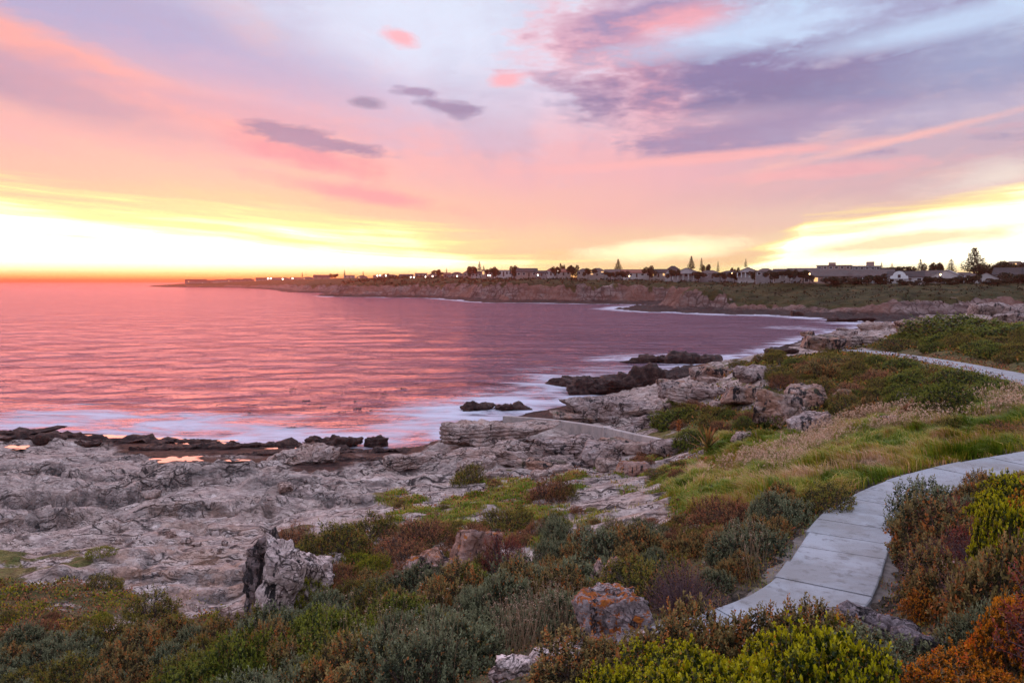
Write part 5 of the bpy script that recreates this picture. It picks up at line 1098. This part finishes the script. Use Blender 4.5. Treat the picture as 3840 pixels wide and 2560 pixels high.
def litter(name, label, weight, n, seed, size, mat):
    p, r, g = scatter(weight, n, seed); d = norm(g.normal(size=(n, 3)) + np.array([0, 0, .7])); z = size * g.uniform(.5, 1.3, n) * np.clip(r / 14, .7, 4)
    p[:, 2] += g.random(n) * .10 * np.clip(r / 14, .7, 3); v, f = rhombi(p, d, z, z * .45, g)
    o = link(name, mesh(name, v, f, mat, False, dict(tone=np.repeat(np.clip(g.random(n), 0, 1), 4), tip=np.repeat(g.random(n), 4)))); tag(o, label, None, None, 'stuff')
R_VEG = region([(-400, 2330), (850, 2340), (1000, 2400), (1060, 2090), (1400, 1960), (2100, 2040), (2600, 1930), (3200, 1850), (4200, 1700), (4200, 3200), (-400, 3200)])
R_SLOPE2 = region([(2450, 1480), (2700, 1380), (3100, 1330), (3400, 1250), (4100, 1200), (4100, 1560), (3300, 1580), (2900, 1640), (2600, 1640)])
litter('undergrowth', 'low olive and brown undergrowth between the shrubs', R_VEG * free * .4 + R_VEG * free * (GR < 22), 40000, 321, .055, L_OLIVE)
litter('brown_undergrowth', 'brown leaf litter and creeping stems between the shrubs', R_VEG * free, 34000, 322, .055, L_BROWN)
litter('slope_undergrowth', 'low green and brown cover on the slope below the far path', R_SLOPE2 * free * sstep(1.2, 3.0, pathd), 34000, 323, .055, L_OLIVE)
R_EDGE = region([(-400, 2200), (350, 2180), (900, 2260), (900, 2420), (-400, 2420)])
litter('creeping_moss', 'mossy green creepers over the lower edge of the rock', R_EDGE * free * sstep(-.1, .2, fbm(GX / 1.2, GY / 1.2, 97, 2)) + R_EDGE * .03, 11000, 324, .04, L_MOSS)
R_PATHSIDE = sstep(PWG - .06, PWG + .04, pathd) * sstep(PWG + .55, PWG + .15, pathd) * (GR < 60) * sstep(-.25, .15, fbm(GX / .8, GY / .8, 98, 2))
blades('path_edge_grass', 'short tufts of grass creeping over the path edges', R_PATHSIDE, 9000, 331, .12, .010, GRASSM, .8, lambda p: .45 + fbm(p[:, 0] / 1.1, p[:, 1] / 1.1, 99, 2) * .4)
litter('path_edge_litter', 'dead leaves and grit along the path edges', R_PATHSIDE, 5000, 332, .03, L_BROWN)
litter('rust_creeper', 'rust and straw creepers between the low bushes below the rock', (R_EDGE + R_MIX * .3) * free, 14000, 333, .045, L_BROWN)
# ------------------------------------------------------------------ the town on the headland
def emit_mat(name, col, k):
    m = bpy.data.materials.new(name); m.use_nodes = True; w = T(m.node_tree); e = w.node('Emission'); w.put(e.inputs[0], col); e.inputs[1].default_value = k
    o = w.node('OutputMaterial'); w.t.links.new(e.outputs[0], o.inputs[0]); return m
W_WHITE = plain('white_render', (.42, .39, .38), .8, .2, .1, .5); W_CREAM = plain('cream_render', (.34, .29, .26), .8, .2, .08, .5); W_GREY = plain('grey_render', (.22, .20, .20), .8, .2, .1, .5); W_PINK = plain('pink_render', (.30, .21, .18), .8, .2, .1, .5)
R_GREY = plain('grey_roof', (.10, .075, .07), .8, .2, .15, .8); R_DARK = plain('dark_roof', (.05, .04, .04), .8, .2, .15, .8); R_RED = plain('red_tile_roof', (.22, .085, .06), .8, .2, .2, .8); R_PALE = plain('pale_roof', (.26, .24, .24), .8, .2, .1, .8)
GLASS = plain('window_glass', (.03, .03, .035), .15, .5, .1, 1); TRIM = plain('white_trim', (.7, .7, .7), .7, .2, .05, 1); DOORM = plain('dark_door', (.07, .04, .03), .6, .3, .1, 1)
LIT = emit_mat('lit_window', (1.0, .55, .22), 1.4); LAMP = emit_mat('street_lamp_glow', (1.0, .60, .26), 16.0); LAMPW = emit_mat('white_lamp_glow', (1.0, .86, .72), 12.0)
def boxm(name, x0, x1, y0, y1, z0, z1, mat):
    v = [(x, y, z) for z in (z0, z1) for x, y in ((x0, y0), (x1, y0), (x1, y1), (x0, y1))]
    return mesh(name, v, np.array([(3, 2, 1, 0), (4, 5, 6, 7), (0, 1, 5, 4), (1, 2, 6, 5), (2, 3, 7, 6), (3, 0, 4, 7)]), mat, False)
_edge_cache = {}
def plateau(px):
    """distance at which the town plateau begins along a direction"""
    k = round(px / 10)
    if k not in _edge_cache:
        d = ray(px, 1055); d = d / math.hypot(d[0], d[1]); r = FR; x, y = d[0] * r, d[1] * r; z, _, dd = far_height(x, y)
        sh, dc, zr, dv, zt = [np.interp(px, FPROF[:, 0], FPROF[:, q]) for q in range(1, 6)]
        n = np.nonzero(dd > sh + dc + dv)[0]; _edge_cache[k] = r[n[0]] if len(n) else 400.
    return _edge_cache[k]
_hr = random.Random(21)
def house(x0, x1, ytop, ybase, roof, wallm, roofm, label, back=8, wins=3, lit=(), storeys=1, chimney=False, gable=None, name='house', veranda=False):
    px = (x0 + x1) / 2; r = plateau(px) + back; b = PD(px, ybase, r); w = (x1 - x0) * r / F; ht = .9 * (ybase - ytop) * r / F; d = max(6., min(w * .7, 12.)); g = far_ground(b[0], b[1]); zb = max(b[2], g - .3)
    az = math.atan2(b[0], b[1])
    o = link(name, None, None, (b[0], b[1], zb), (0, 0, -az + _hr.uniform(-.12, .12))); tag(o, label, 'house' if name == 'house' else name.split('_')[-1], 'houses of the town on the headland')
    rh = {'gable': .45, 'front': .5, 'hip': .42, 'flat': .0}[roof] * ht; wh = ht - rh; hw = w / 2; e = .35
    if roof == 'flat': link('wall', boxm('wall', -hw, hw, 0, d, -4, wh, wallm), o)
    elif roof == 'front':
        v = [(-hw, y, -4) for y in (0, d)] + [(hw, y, -4) for y in (0, d)] + [(-hw, y, wh) for y in (0, d)] + [(hw, y, wh) for y in (0, d)] + [(0, 0, ht - .08), (0, d, ht - .08)]
        link('wall', mesh('wall', v, [np.array([(0, 2, 6, 4), (2, 3, 7, 6), (3, 1, 5, 7), (1, 0, 4, 5)]), np.array([(4, 6, 8), (7, 5, 9)])], wallm, False), o)
    else:
        v = [(-hw, 0, -4), (hw, 0, -4), (hw, d, -4), (-hw, d, -4), (-hw, 0, wh), (hw, 0, wh), (hw, d, wh), (-hw, d, wh)]; f4 = [(0, 1, 5, 4), (1, 2, 6, 5), (2, 3, 7, 6), (3, 0, 4, 7), (4, 5, 6, 7)]
        if roof == 'gable': v += [(-hw, d / 2, ht - .08), (hw, d / 2, ht - .08)]; link('wall', mesh('wall', v, [np.array(f4), np.array([(4, 7, 8), (6, 5, 9)])], wallm, False), o)
        else: link('wall', mesh('wall', v, np.array(f4), wallm, False), o)
    if roof == 'flat': rf = link('roof', boxm('roof', -hw - .25, hw + .25, -.25, d + .25, wh, wh + .35, roofm), o)
    else:
        t = .18
        if roof == 'front': q = [(-hw - e, wh - .15), (0, ht), (hw + e, wh - .15)]; v = [(x, y, z + dz) for y in (-e, d + e) for dz in (0, t) for x, z in q]
        elif roof == 'gable': q = [(-e, wh - .15), (d / 2, ht), (d + e, wh - .15)]; v = [(x, y, z + dz) for x in (-hw - e, hw + e) for dz in (0, t) for y, z in q]
        if roof in ('front', 'gable'):
            f = [(0, 1, 7, 6), (1, 2, 8, 7), (3, 9, 10, 4), (4, 10, 11, 5), (0, 3, 4, 1), (1, 4, 5, 2), (6, 7, 10, 9), (7, 8, 11, 10), (0, 6, 9, 3), (2, 5, 11, 8)]
            rf = link('roof', mesh('roof', v, np.array(f), roofm, False), o)
        else:
            a = min(hw * .75, d / 2); v = [(-hw - e, -e, wh), (hw + e, -e, wh), (hw + e, d + e, wh), (-hw - e, d + e, wh), (-hw + a, d / 2, ht), (hw - a, d / 2, ht)]
            rf = link('roof', mesh('roof', v, [np.array([(0, 1, 5, 4), (2, 3, 4, 5), (3, 2, 1, 0)]), np.array([(1, 2, 5), (3, 0, 4)])], roofm, False), o)
    if chimney: link('chimney', boxm('chimney', hw * .4, hw * .4 + .9, d * .5, d * .5 + .9, ht * .6, ht + 1.0, wallm), rf)
    sh = wh / storeys
    for s in range(storeys):
        n = wins
        for i in range(n):
            cx = -hw + w * (i + .5) / n; ww = min(1.5, w / n * .5); wz0, wz1 = sh * (s + .30), sh * (s + .82); k = s * n + i
            if s == 0 and i == n // 2 and not veranda: link('door', boxm('door', cx - .5, cx + .5, -.06, .05, -.2, sh * .8, DOORM), o); continue
            wn = link('window', boxm('window', cx - ww / 2 - .12, cx + ww / 2 + .12, -.07, .04, wz0 - .12, wz1 + .12, TRIM), o)
            link('pane', boxm('pane', cx - ww / 2, cx + ww / 2, -.10, -.05, wz0, wz1, LIT if k in lit else GLASS), wn)
    if veranda:
        for i in range(veranda + 1):
            cx = -hw + w * i / veranda; link('post', boxm('post', cx - .18, cx + .18, -2.2, -1.85, -1, wh * .8, TRIM), o)
        link('veranda_roof', boxm('veranda_roof', -hw - .2, hw + .2, -2.4, 0, wh * .8, wh * .8 + .2, roofm), o)
    if gable:       # curled front gable
        gx, gw = gable; pts = [(-1, 0), (-1, .35), (-.72, .42), (-.62, .7), (-.35, .92), (0, 1), (.35, .92), (.62, .7), (.72, .42), (1, .35), (1, 0)]
        v = [(gx * hw + a * gw, y, wh * .7 + c * (ht - wh * .7) * 1.05) for y in (-.5, -.1) for a, c in pts]; m = len(pts)
        f4 = [(i, i + 1, m + i + 1, m + i) for i in range(m - 1)]; me = bpy.data.meshes.new('gable'); me.from_pydata(v, [], f4 + [tuple(range(m))[::-1], tuple(range(m, 2 * m))]); me.materials.append(TRIM); gb = link('gable', me, o)
        wn = link('window', boxm('window', gx * hw - .5, gx * hw + .5, -.62, -.5, wh * .85, wh * .85 + 1.3, GLASS), gb)
    return o
HS = [
 # x0, x1, ytop, ybase, roof, wall, roof material, label, options
 (2769,2838,1001,1034,'front',W_WHITE,R_GREY,'white gabled house with a posted veranda left of two low roofs',dict(veranda=5)),
 (2838,2903,1004,1036,'hip',W_GREY,R_GREY,'low grey hipped house beside the white veranda house',dict(back=14)),
 (2905,2966,1008,1036,'gable',W_WHITE,R_DARK,'small white house with posts right of the low hipped house',dict(veranda=3,back=6)),
 (2960,3074,1005,1036,'gable',W_GREY,R_GREY,'long grey-roofed house left of the flat apartment block',dict(back=22,wins=5)),
 (3070,3180,996,1040,'flat',W_PINK,R_GREY,'pale flat-roofed apartment block left wing with a roof tower',dict(back=60,wins=6,storeys=3,name='apartment_block')),
 (3172,3290,999,1040,'flat',W_GREY,R_PALE,'long flat apartment block right wing with white bands',dict(back=66,wins=7,storeys=3,name='apartment_block')),
 (3020,3205,1013,1067,'gable',W_PINK,R_GREY,'big house with sweeping grey roof in front of the apartments',dict(wins=6,back=4,lit=(1,))),
 (3208,3338,1011,1066,'gable',W_WHITE,R_GREY,'white two-storey house with balcony band and grey roof',dict(wins=6,storeys=2,back=5,veranda=4)),
 (3340,3450,1018,1063,'gable',W_WHITE,R_DARK,'white house with a curled front gable',dict(wins=4,back=6,gable=(-.35,3.2))),
 (3448,3522,1016,1062,'gable',W_CREAM,R_GREY,'cream house glowing orange beside a street lamp',dict(wins=4,back=10,storeys=2,lit=(1,4))),
 (3492,3600,1015,1066,'front',W_WHITE,R_PALE,'pale house with broad light gable roof and columned porch',dict(wins=4,back=3,veranda=4)),
 (3560,3665,1022,1060,'hip',W_GREY,R_GREY,'grey hipped house behind the dark hedge',dict(back=20)),
 (3662,3732,1024,1065,'front',W_WHITE,R_DARK,'small bright white house with steep gable',dict(wins=2,back=2)),
 (3745,3880,1008,1062,'gable',W_GREY,R_DARK,'dark-roofed house with white verge under the tree canopy',dict(wins=4,back=4)),
 (3800,3880,986,1030,'flat',W_PINK,R_PALE,'orange-lit flat building above the dark-roofed house',dict(back=40,lit=(0,1,2,3),storeys=2)),
 (2164,2214,1004,1032,'hip',W_CREAM,R_GREY,'cream hipped house beside the round town tree',dict(back=16)),
 (2210,2268,1002,1032,'hip',W_CREAM,R_GREY,'two-storey house with four lit windows',dict(back=8,storeys=2,lit=(0,1,3,5),wins=3)),
 (2266,2335,1008,1034,'gable',W_WHITE,R_GREY,'white house with twin lights under the layered pine',dict(back=8,lit=(0,2))),
 (2335,2440,1008,1038,'gable',W_WHITE,R_RED,'long red-roofed house with white walls',dict(back=6,wins=5)),
 (2438,2500,1007,1038,'gable',W_CREAM,R_DARK,'dark steep-roofed house with orange windows',dict(back=4,lit=(0,1,2),wins=3)),
 (2496,2514,1008,1038,'front',W_WHITE,R_DARK,'narrow white pointed gable end beside the dark steep roof',dict(back=2,wins=1)),
 (2500,2548,994,1030,'hip',W_GREY,R_DARK,'tall dark-roofed house behind the white pointed gable',dict(back=30)),
 (2526,2620,1002,1042,'front',W_WHITE,R_GREY,'wide grey gabled house with white veranda posts',dict(back=4,veranda=5)),
 (2618,2702,1011,1042,'hip',W_GREY,R_GREY,'low broad hipped house left of the scrub slope lamp',dict(back=5,wins=4)),
 (2700,2772,1013,1036,'hip',W_GREY,R_DARK,'squat dark hipped house behind the scrub slope lamp',dict(back=18,wins=3)),
 (1736,1772,1011,1036,'front',W_PINK,R_RED,'small steep red gable house on the cliff',dict(back=10,wins=2)),
 (1768,1806,1015,1036,'gable',W_WHITE,R_DARK,'small white house right of the steep red gable',dict(back=10)),
 (1806,1846,1011,1036,'flat',W_PINK,R_RED,'pink flat house with a bright doorway lamp',dict(back=8,lit=(0,))),
 (1844,1920,1012,1035,'flat',W_WHITE,R_GREY,'long white flat-roofed row house above the cliff',dict(back=8,wins=6)),
 (1918,1950,1014,1034,'gable',W_GREY,R_RED,'little grey house beside the long white row house',dict(back=12)),
 (1936,2012,1003,1036,'gable',W_PINK,R_DARK,'big dark gabled house with gold trim above the cliff',dict(back=10,wins=4)),
 (2010,2052,1013,1034,'gable',W_GREY,R_DARK,'low dark house with a small white lamp',dict(back=12)),
 (2046,2086,1003,1032,'hip',W_WHITE,R_RED,'domed-roof house above the middle cliff',dict(back=24)),
 (2086,2140,1006,1032,'gable',W_CREAM,R_RED,'red-roofed house between the domed roof and the round tree',dict(back=14)),
 (3270,3342,1006,1045,'flat',W_GREY,R_GREY,'flat grey building with a round roof tank',dict(back=70,storeys=2,wins=5,name='apartment_block'))]
HOUSES = []
for h in HS: HOUSES.append(house(*h[:8], **h[8]))
_far = [(700,770,1047,1060),(772,800,1050,1061),(800,850,1048,1058),(852,900,1045,1057),(905,950,1044,1056),(962,996,1041,1054),(1000,1050,1042,1052),(1052,1085,1042,1052),(1090,1130,1040,1050),(1135,1175,1039,1050),(1178,1238,1031,1048),(1290,1330,1034,1046),(1340,1378,1033,1046),
        (1400,1440,1031,1044),(1450,1490,1028,1042),(1500,1550,1027,1042),(1556,1600,1024,1040),(1606,1650,1023,1038),(1652,1690,1021,1037),(1690,1736,1018,1037)]
_adj = ['low dark', 'small grey', 'flat pale', 'tiny red-roofed', 'squat brown']
for i, (a, b, c, d) in enumerate(_far):
    house(a, b, c, d, ['gable', 'flat', 'hip', 'gable', 'hip'][i % 5], [W_GREY, W_PINK, W_CREAM][i % 3], [R_DARK, R_GREY, R_DARK, R_RED, R_DARK][i % 5], '%s house on the distant point' % _adj[i % 5], back=10 + (i * 37) % 60, wins=3, lit=(0,) if i % 3 == 0 else ())
# roof blocks of the apartments are parts of them
for h, x, w, top in ((HOUSES[4], 3119, 22, 984), (HOUSES[-1], 3262, 24, 981)):
    r = math.hypot(h.location.x, h.location.y); c = PD(x, 1000, r); zt = PD(x, top, r)[2] - h.location.z
    v = h.matrix_basis.inverted() @ Vector(c); hwid = w * r / F / 2
    link('roof_tower', boxm('roof_tower', v.x - hwid, v.x + hwid, 1, 1 + 2 * hwid, zt - 4.0, zt, W_PINK), h)

# street lamps
def lamp(px, py, white, label):
    r = plateau(px) + 1; p = PD(px, py, r); s = max(.26, .27 * r / 400); g = min(far_ground(p[0], p[1]), p[2] - 1.0); o = link('street_lamp', None, None, (p[0], p[1], g)); tag(o, label, 'street lamp', 'lit lamps of the town'); h = p[2] - g
    D, Fc = _CS[10]; link('pole', twig_mesh(np.array([[(0, 0, -.5), (0, 0, h)]]), [.12], R_DARK, 'pole'), o)
    link('lamp_globe', LAMPMESH[white], o, (0, 0, h), None, s)
_D, _F = _CS[10]; LAMPMESH = [mesh('lamp_globe', _D, _F, LAMP), mesh('lamp_globe', _D, _F, LAMPW)]
for px, py, wht, lb in [(957,1056,0,'bright orange street lamp on the distant point'),(2360,1035,0,'orange lamp beside the long red-roofed house'),(2440,1034,1,'white lamp before the dark steep-roofed house'),(2745,1025,0,'amber lamp at the top of the scrub slope'),(2888,1027,0,'amber lamp before the low hipped house'),
    (3036,1027,0,'amber lamp left of the sweeping grey roof'),(3465,1044,0,'orange lamp glowing before the cream house'),(3527,1030,0,'small amber lamp on the broad gable house'),(3625,1047,1,'white lamp before the dark hedge'),(3649,1040,1,'white lamp left of the small bright gable house'),(3835,980,1,'white lamp on the orange-lit flat building')]: lamp(px, py, wht, lb)
for px, py in [(713,1064),(760,1064),(800,1064),(1005,1045),(1015,1044),(1060,1046),(1097,1044),(1200,1044),(1415,1034),(1425,1033),(1447,1034),(1470,1041),(1497,1041),(1540,1039),(1552,1039),(1595,1038),(1622,1036),(1714,1035),(1830,1033),(1838,1033),(2017,1031),(2091,1015)]: lamp(px, py, 1, 'small white lamp among the distant cliff-top houses')

# trees of the town
PINEM = leaf_material('pine_needles', (.018, .022, .012), (.04, .045, .02), (.05, .03, .02), .1, .1, .7); BARK = plain('pine_bark', (.07, .05, .04), .9, .1, .2, 2)
def norfolk_meshes(seed, tiers, droop):
    g = np.random.default_rng(seed); B = []; Dr = []; L = []; tw = []
    for i in range(tiers):
        t = (i + .6) / tiers; z = .10 + .88 * t; R = .36 * (1 - t) ** .85 + .02; nb = 7 if i < tiers * .7 else 5; a0 = g.uniform(0, 6)
        for k in range(nb):
            a = a0 + k * 6.283 / nb + g.normal() * .12; rr = R * g.uniform(.75, 1.1); d = np.array([math.cos(a), math.sin(a), 0.]); tw.append(((0, 0, z), tuple(d * rr + np.array([0, 0, z + rr * .18]))))
            for s in np.linspace(.2, 1, max(4, int(rr * 36))):
                c = d * rr * s + np.array([0, 0, z + rr * .22 * s * s - droop * .02])
                for q in range(3): B.append(c); Dr.append(norm(d * .5 + g.normal(size=3) * .55 + np.array([0, 0, .1]))); L.append(.055 * g.uniform(.7, 1.3))
    B, Dr, L = np.array(B), np.array(Dr), np.array(L); v, f = rhombi(B, Dr, L, L * .42, g); n = len(v)
    cr = mesh('crown', v, f, PINEM, False, dict(tone=np.repeat(g.random(n // 4), 4), tip=np.full(n, .5)))
    tw = np.array([((0, 0, -.12), (0, 0, 1.0))] + tw); return cr, twig_mesh(tw, np.array([.016] + [.005] * (len(tw) - 1)), BARK, 'trunk')
PINES = [norfolk_meshes(401, 13, 0), norfolk_meshes(402, 10, .5), norfolk_meshes(403, 8, .8)]
def pine(px, ytop, ybase, wpx, v, back, label):
    r = plateau(px) + back; b = PD(px, ybase, r); h = (ybase - ytop) * r / F; w = wpx * r / F / .74; g = min(b[2], far_ground(b[0], b[1])); s = 1
    o = link('norfolk_pine', None, None, b, (0, 0, px * .7), (w, w, h)); tag(o, label, 'tree', 'norfolk pines of the town'); link('crown', PINES[v][0], o); link('trunk', PINES[v][1], o)
    tk = twig_mesh(np.array([[(0, 0, 0), (0, 0, -(b[2] - g) / h - .1)]]), [.016], BARK, 'trunk'); link('trunk', tk, o)
for a in [(3651,944,1032,84,0,26,'tallest norfolk pine standing clear above the white gable house'),(3450,978,1030,30,1,40,'slim pine behind the cream house'),(3463,990,1030,18,2,40,'short pine touching the slim one behind the cream house'),(3565,978,1030,38,1,30,'bushy pine over the broad gable house'),(3305,985,1020,14,2,60,'thin pine beside the round roof tank'),(3344,990,1020,18,2,60,'small pine behind the curled gable'),
    (2318,972,1020,32,0,20,'layered pine above the white house with twin lights'),(2592,962,1016,30,0,40,'tall dense pine behind the wide grey gable'),(2630,968,1022,18,1,40,'slender pine right of the tall dense one'),(2692,981,1024,14,2,40,'small pine above the low broad hipped house'),(2796,972,1006,16,2,40,'thin pine over the white veranda house'),
    (1798,980,1020,20,1,20,'pointed pine above the small cliff-top houses'),(1814,995,1022,16,2,20,'small pine leaning on the pointed one'),(1675,1004,1032,10,2,20,'little pine at the left of the cliff-top houses'),(1292,1012,1036,10,2,30,'slim pine on the distant point'),(1362,1016,1036,8,2,30,'tiny pine on the distant point'),(1134,1020,1042,8,2,30,'faint pine over the distant houses')]: pine(*a)
TREEM = leaf_material('dark_tree_leaf', (.022, .025, .012), (.05, .048, .02), (.06, .04, .02), .1, .1, .7)
def tree_meshes(seed):
    g = np.random.default_rng(seed); n = 2600; c = g.normal(size=(9, 3)) * np.array([.42, .42, .16]) + np.array([0, 0, .62]); k = g.integers(0, 9, n); d = norm(g.normal(size=(n, 3))); p = c[k] + d * (.26 * g.random(n) ** .4)[:, None] * np.array([1, 1, .75])
    v, f = rhombi(p, norm(d + g.normal(size=(n, 3)) * .5), np.full(n, .11), np.full(n, .06), g); cr = mesh('crown', v, f, TREEM, False, dict(tone=np.repeat(g.random(n), 4), tip=np.repeat(g.random(n), 4)))
    segs = [((0, 0, -.15), (0, 0, .35))] + [((0, 0, .3), tuple(q)) for q in c]; return cr, twig_mesh(np.array(segs), [.05] + [.025] * 9, BARK, 'trunk')
TREES = [tree_meshes(501 + i) for i in range(3)]
def tree(px, ytop, ybase, wpx, back, label):
    r = plateau(px) + back; b = PD(px, ybase, r); g = far_ground(b[0], b[1]); b[2] = max(min(b[2], g + 1.5), g - .5); zt = PD(px, ytop, r)[2]; h = (zt - b[2]) / .95; w = wpx * r / F / 1.5
    o = link('tree', None, None, b, (0, 0, px * .3), (w, w, h)); tag(o, label, 'tree', 'broadleaf trees of the town'); m = TREES[int(px) % 3]; link('crown', m[0], o); link('trunk', m[1], o)
for a in [(2146,994,1034,40,8,'round dark tree between the red-roofed and cream hipped houses'),(3595,1038,1066,50,1,'dark hedge-like tree beside the broad gable house'),(3510,985,1040,46,50,'loose two-headed tree behind the cream house'),(3730,985,1040,90,40,'wide dark canopy right of the tallest pine'),(3790,980,1040,80,44,'dense dark canopy above the dark-roofed house'),(3850,1022,1066,110,1,'dark tree hiding the wall of the dark-roofed house'),
    (2108,992,1030,20,20,'small tree beside the red-roofed house'),(2655,992,1030,26,40,'bushy tree between the two slender pines'),(2752,1003,1030,30,30,'small round tree over the squat hipped house'),(3390,1000,1030,90,60,'long dark tree line behind the curled gable'),(3210,1044,1068,30,1,'small dark tree at the white balcony house'),(1255,1026,1044,26,10,'flat-topped tree beside the distant flat house'),
    (1640,1012,1036,34,6,'bushy tree on the left of the cliff-top houses'),(1450,1026,1042,24,6,'small tree among the distant lamps'),(2290,1018,1038,46,3,'low bush before the white house with twin lights'),(3685,1000,1040,70,30,'dark canopy joining the tallest pine')]: tree(*a)
for i, (px, yb, w) in enumerate([(2755,1042,40),(2905,1044,36),(2962,1046,30),(3012,1056,44),(3215,1070,40),(3338,1070,36),(3480,1072,30),(3640,1070,40),(3740,1070,50),(2620,1048,36),(2520,1046,28),(2435,1042,30),(2335,1040,34),(2205,1036,26),(2085,1036,24),(1930,1038,26),(2700,1046,34),(2830,1044,28),(3130,1072,60),(3290,1072,50),(3400,1074,46),(3560,1072,44),(1850,1040,30),(1770,1040,28)]):
    tree(px, yb - 24 - i % 4 * 6, yb, w * 1.4, -3 + i % 3, 'dark rounded garden bush at the foot of the town houses')
# scrub on the headland
SCRUBM = leaf_material('headland_scrub_leaf', (.016, .018, .007), (.055, .046, .017), (.09, .05, .02), .12, .1, .8)
def far_scrub():
    g = np.random.default_rng(77); w = (FVEG * (FD > 6) * _fr ** 1.2 * (_fr < 900)).ravel(); n0 = 9000; i = g.choice(w.size, n0, p=w / w.sum()); p = np.stack([FX.ravel()[i], FY.ravel()[i], FZ.ravel()[i]], 1) + g.normal(size=(n0, 3)) * np.array([1.2, 1.2, 0])
    k = 5; r = np.repeat(np.hypot(p[:, 0], p[:, 1]), k); b = np.repeat(p, k, 0) + g.normal(size=(n0 * k, 3)) * np.array([.6, .6, .25]); d = norm(g.normal(size=(n0 * k, 3)) + np.array([0, 0, .8])); z = g.uniform(.5, 1.2, n0 * k) * np.clip(r / 350, .7, 2)
    v, f = rhombi(b, d, z, z * .6, g); o = link('headland_scrub', mesh('headland_scrub', v, f, SCRUBM, False, dict(tone=np.repeat(np.repeat(g.random(n0), k), 4), tip=np.repeat(g.random(n0 * k) * .6, 4)))); tag(o, 'dark scrub cover on the headland slope below the town', None, None, 'stuff')
far_scrub()
# pale garden wall below the curled gable house
def garden_wall():
    a, b = PD(3398, 1066, plateau(3400) - 1), PD(3470, 1067, plateau(3470) - 1); f = norm(b - a); n = np.array([-f[1], f[0], 0]) * .15; v = [q + s * n + np.array([0, 0, z]) for z in (-2, 1.6) for q, s in ((a, -1), (b, -1), (b, 1), (a, 1))]
    o = link('garden_wall', mesh('garden_wall', np.array(v) - a, np.array([(3, 2, 1, 0), (4, 5, 6, 7), (0, 1, 5, 4), (1, 2, 6, 5), (2, 3, 7, 6), (3, 0, 4, 7)]), W_WHITE, False), None, a); tag(o, 'white garden wall below the curled gable house', 'wall')
garden_wall()
# kelp floating in the bay
KELPM = plain('kelp', (.035, .018, .012), .5, .4, .2, 3)
def kelp():
    g = np.random.default_rng(31); ms = []
    for k in range(3):
        n = 14; base = np.stack([g.normal(size=n) * .35, g.normal(size=n) * .3, np.full(n, .02)], 1); d = norm(np.stack([g.normal(size=n), g.normal(size=n), np.abs(g.normal(size=n)) * .06 + .01], 1)); v, f = rhombi(base, d, g.uniform(.4, .9, n), g.uniform(.10, .2, n), g); ms.append(mesh('kelp', v, f, KELPM, False))
    for i in range(28):
        px, py = g.normal(1180, 190), g.normal(1495, 42)
        if i < 6: px, py = [(530, 1428), (740, 1426), (545, 1455), (860, 1440), (1510, 1455), (980, 1448)][i]
        if not (700 < px < 1540) and i >= 6: continue
        if py < 1420: py = 1450
        p = P(px, py, 0.02); o = link('kelp', ms[i % 3], None, p, (0, 0, g.uniform(0, 6)), g.uniform(.25, .5)); tag(o, 'small dark clump of kelp floating in the bay', 'kelp', 'kelp floating in the bay')
kelp()
# ------------------------------------------------------------------ red haze added to stand in for the sunset flare
def make_haze():
    m = bpy.data.materials.new('flare_haze'); m.use_nodes = True; w = T(m.node_tree); v = w.node('VolumePrincipled'); w.put(v.inputs['Color'], (1.0, .30, .20)); v.inputs['Density'].default_value = 0.00015; v.inputs['Anisotropy'].default_value = .80
    o_ = w.node('OutputMaterial'); w.t.links.new(v.outputs[0], o_.inputs['Volume'])
    o = link('haze', boxm('haze', -17000, 17000, -700, 17000, -6, 42, m)); tag(o, 'thin red haze added over the bay as sunset flare', None, None, 'stuff')
make_haze()
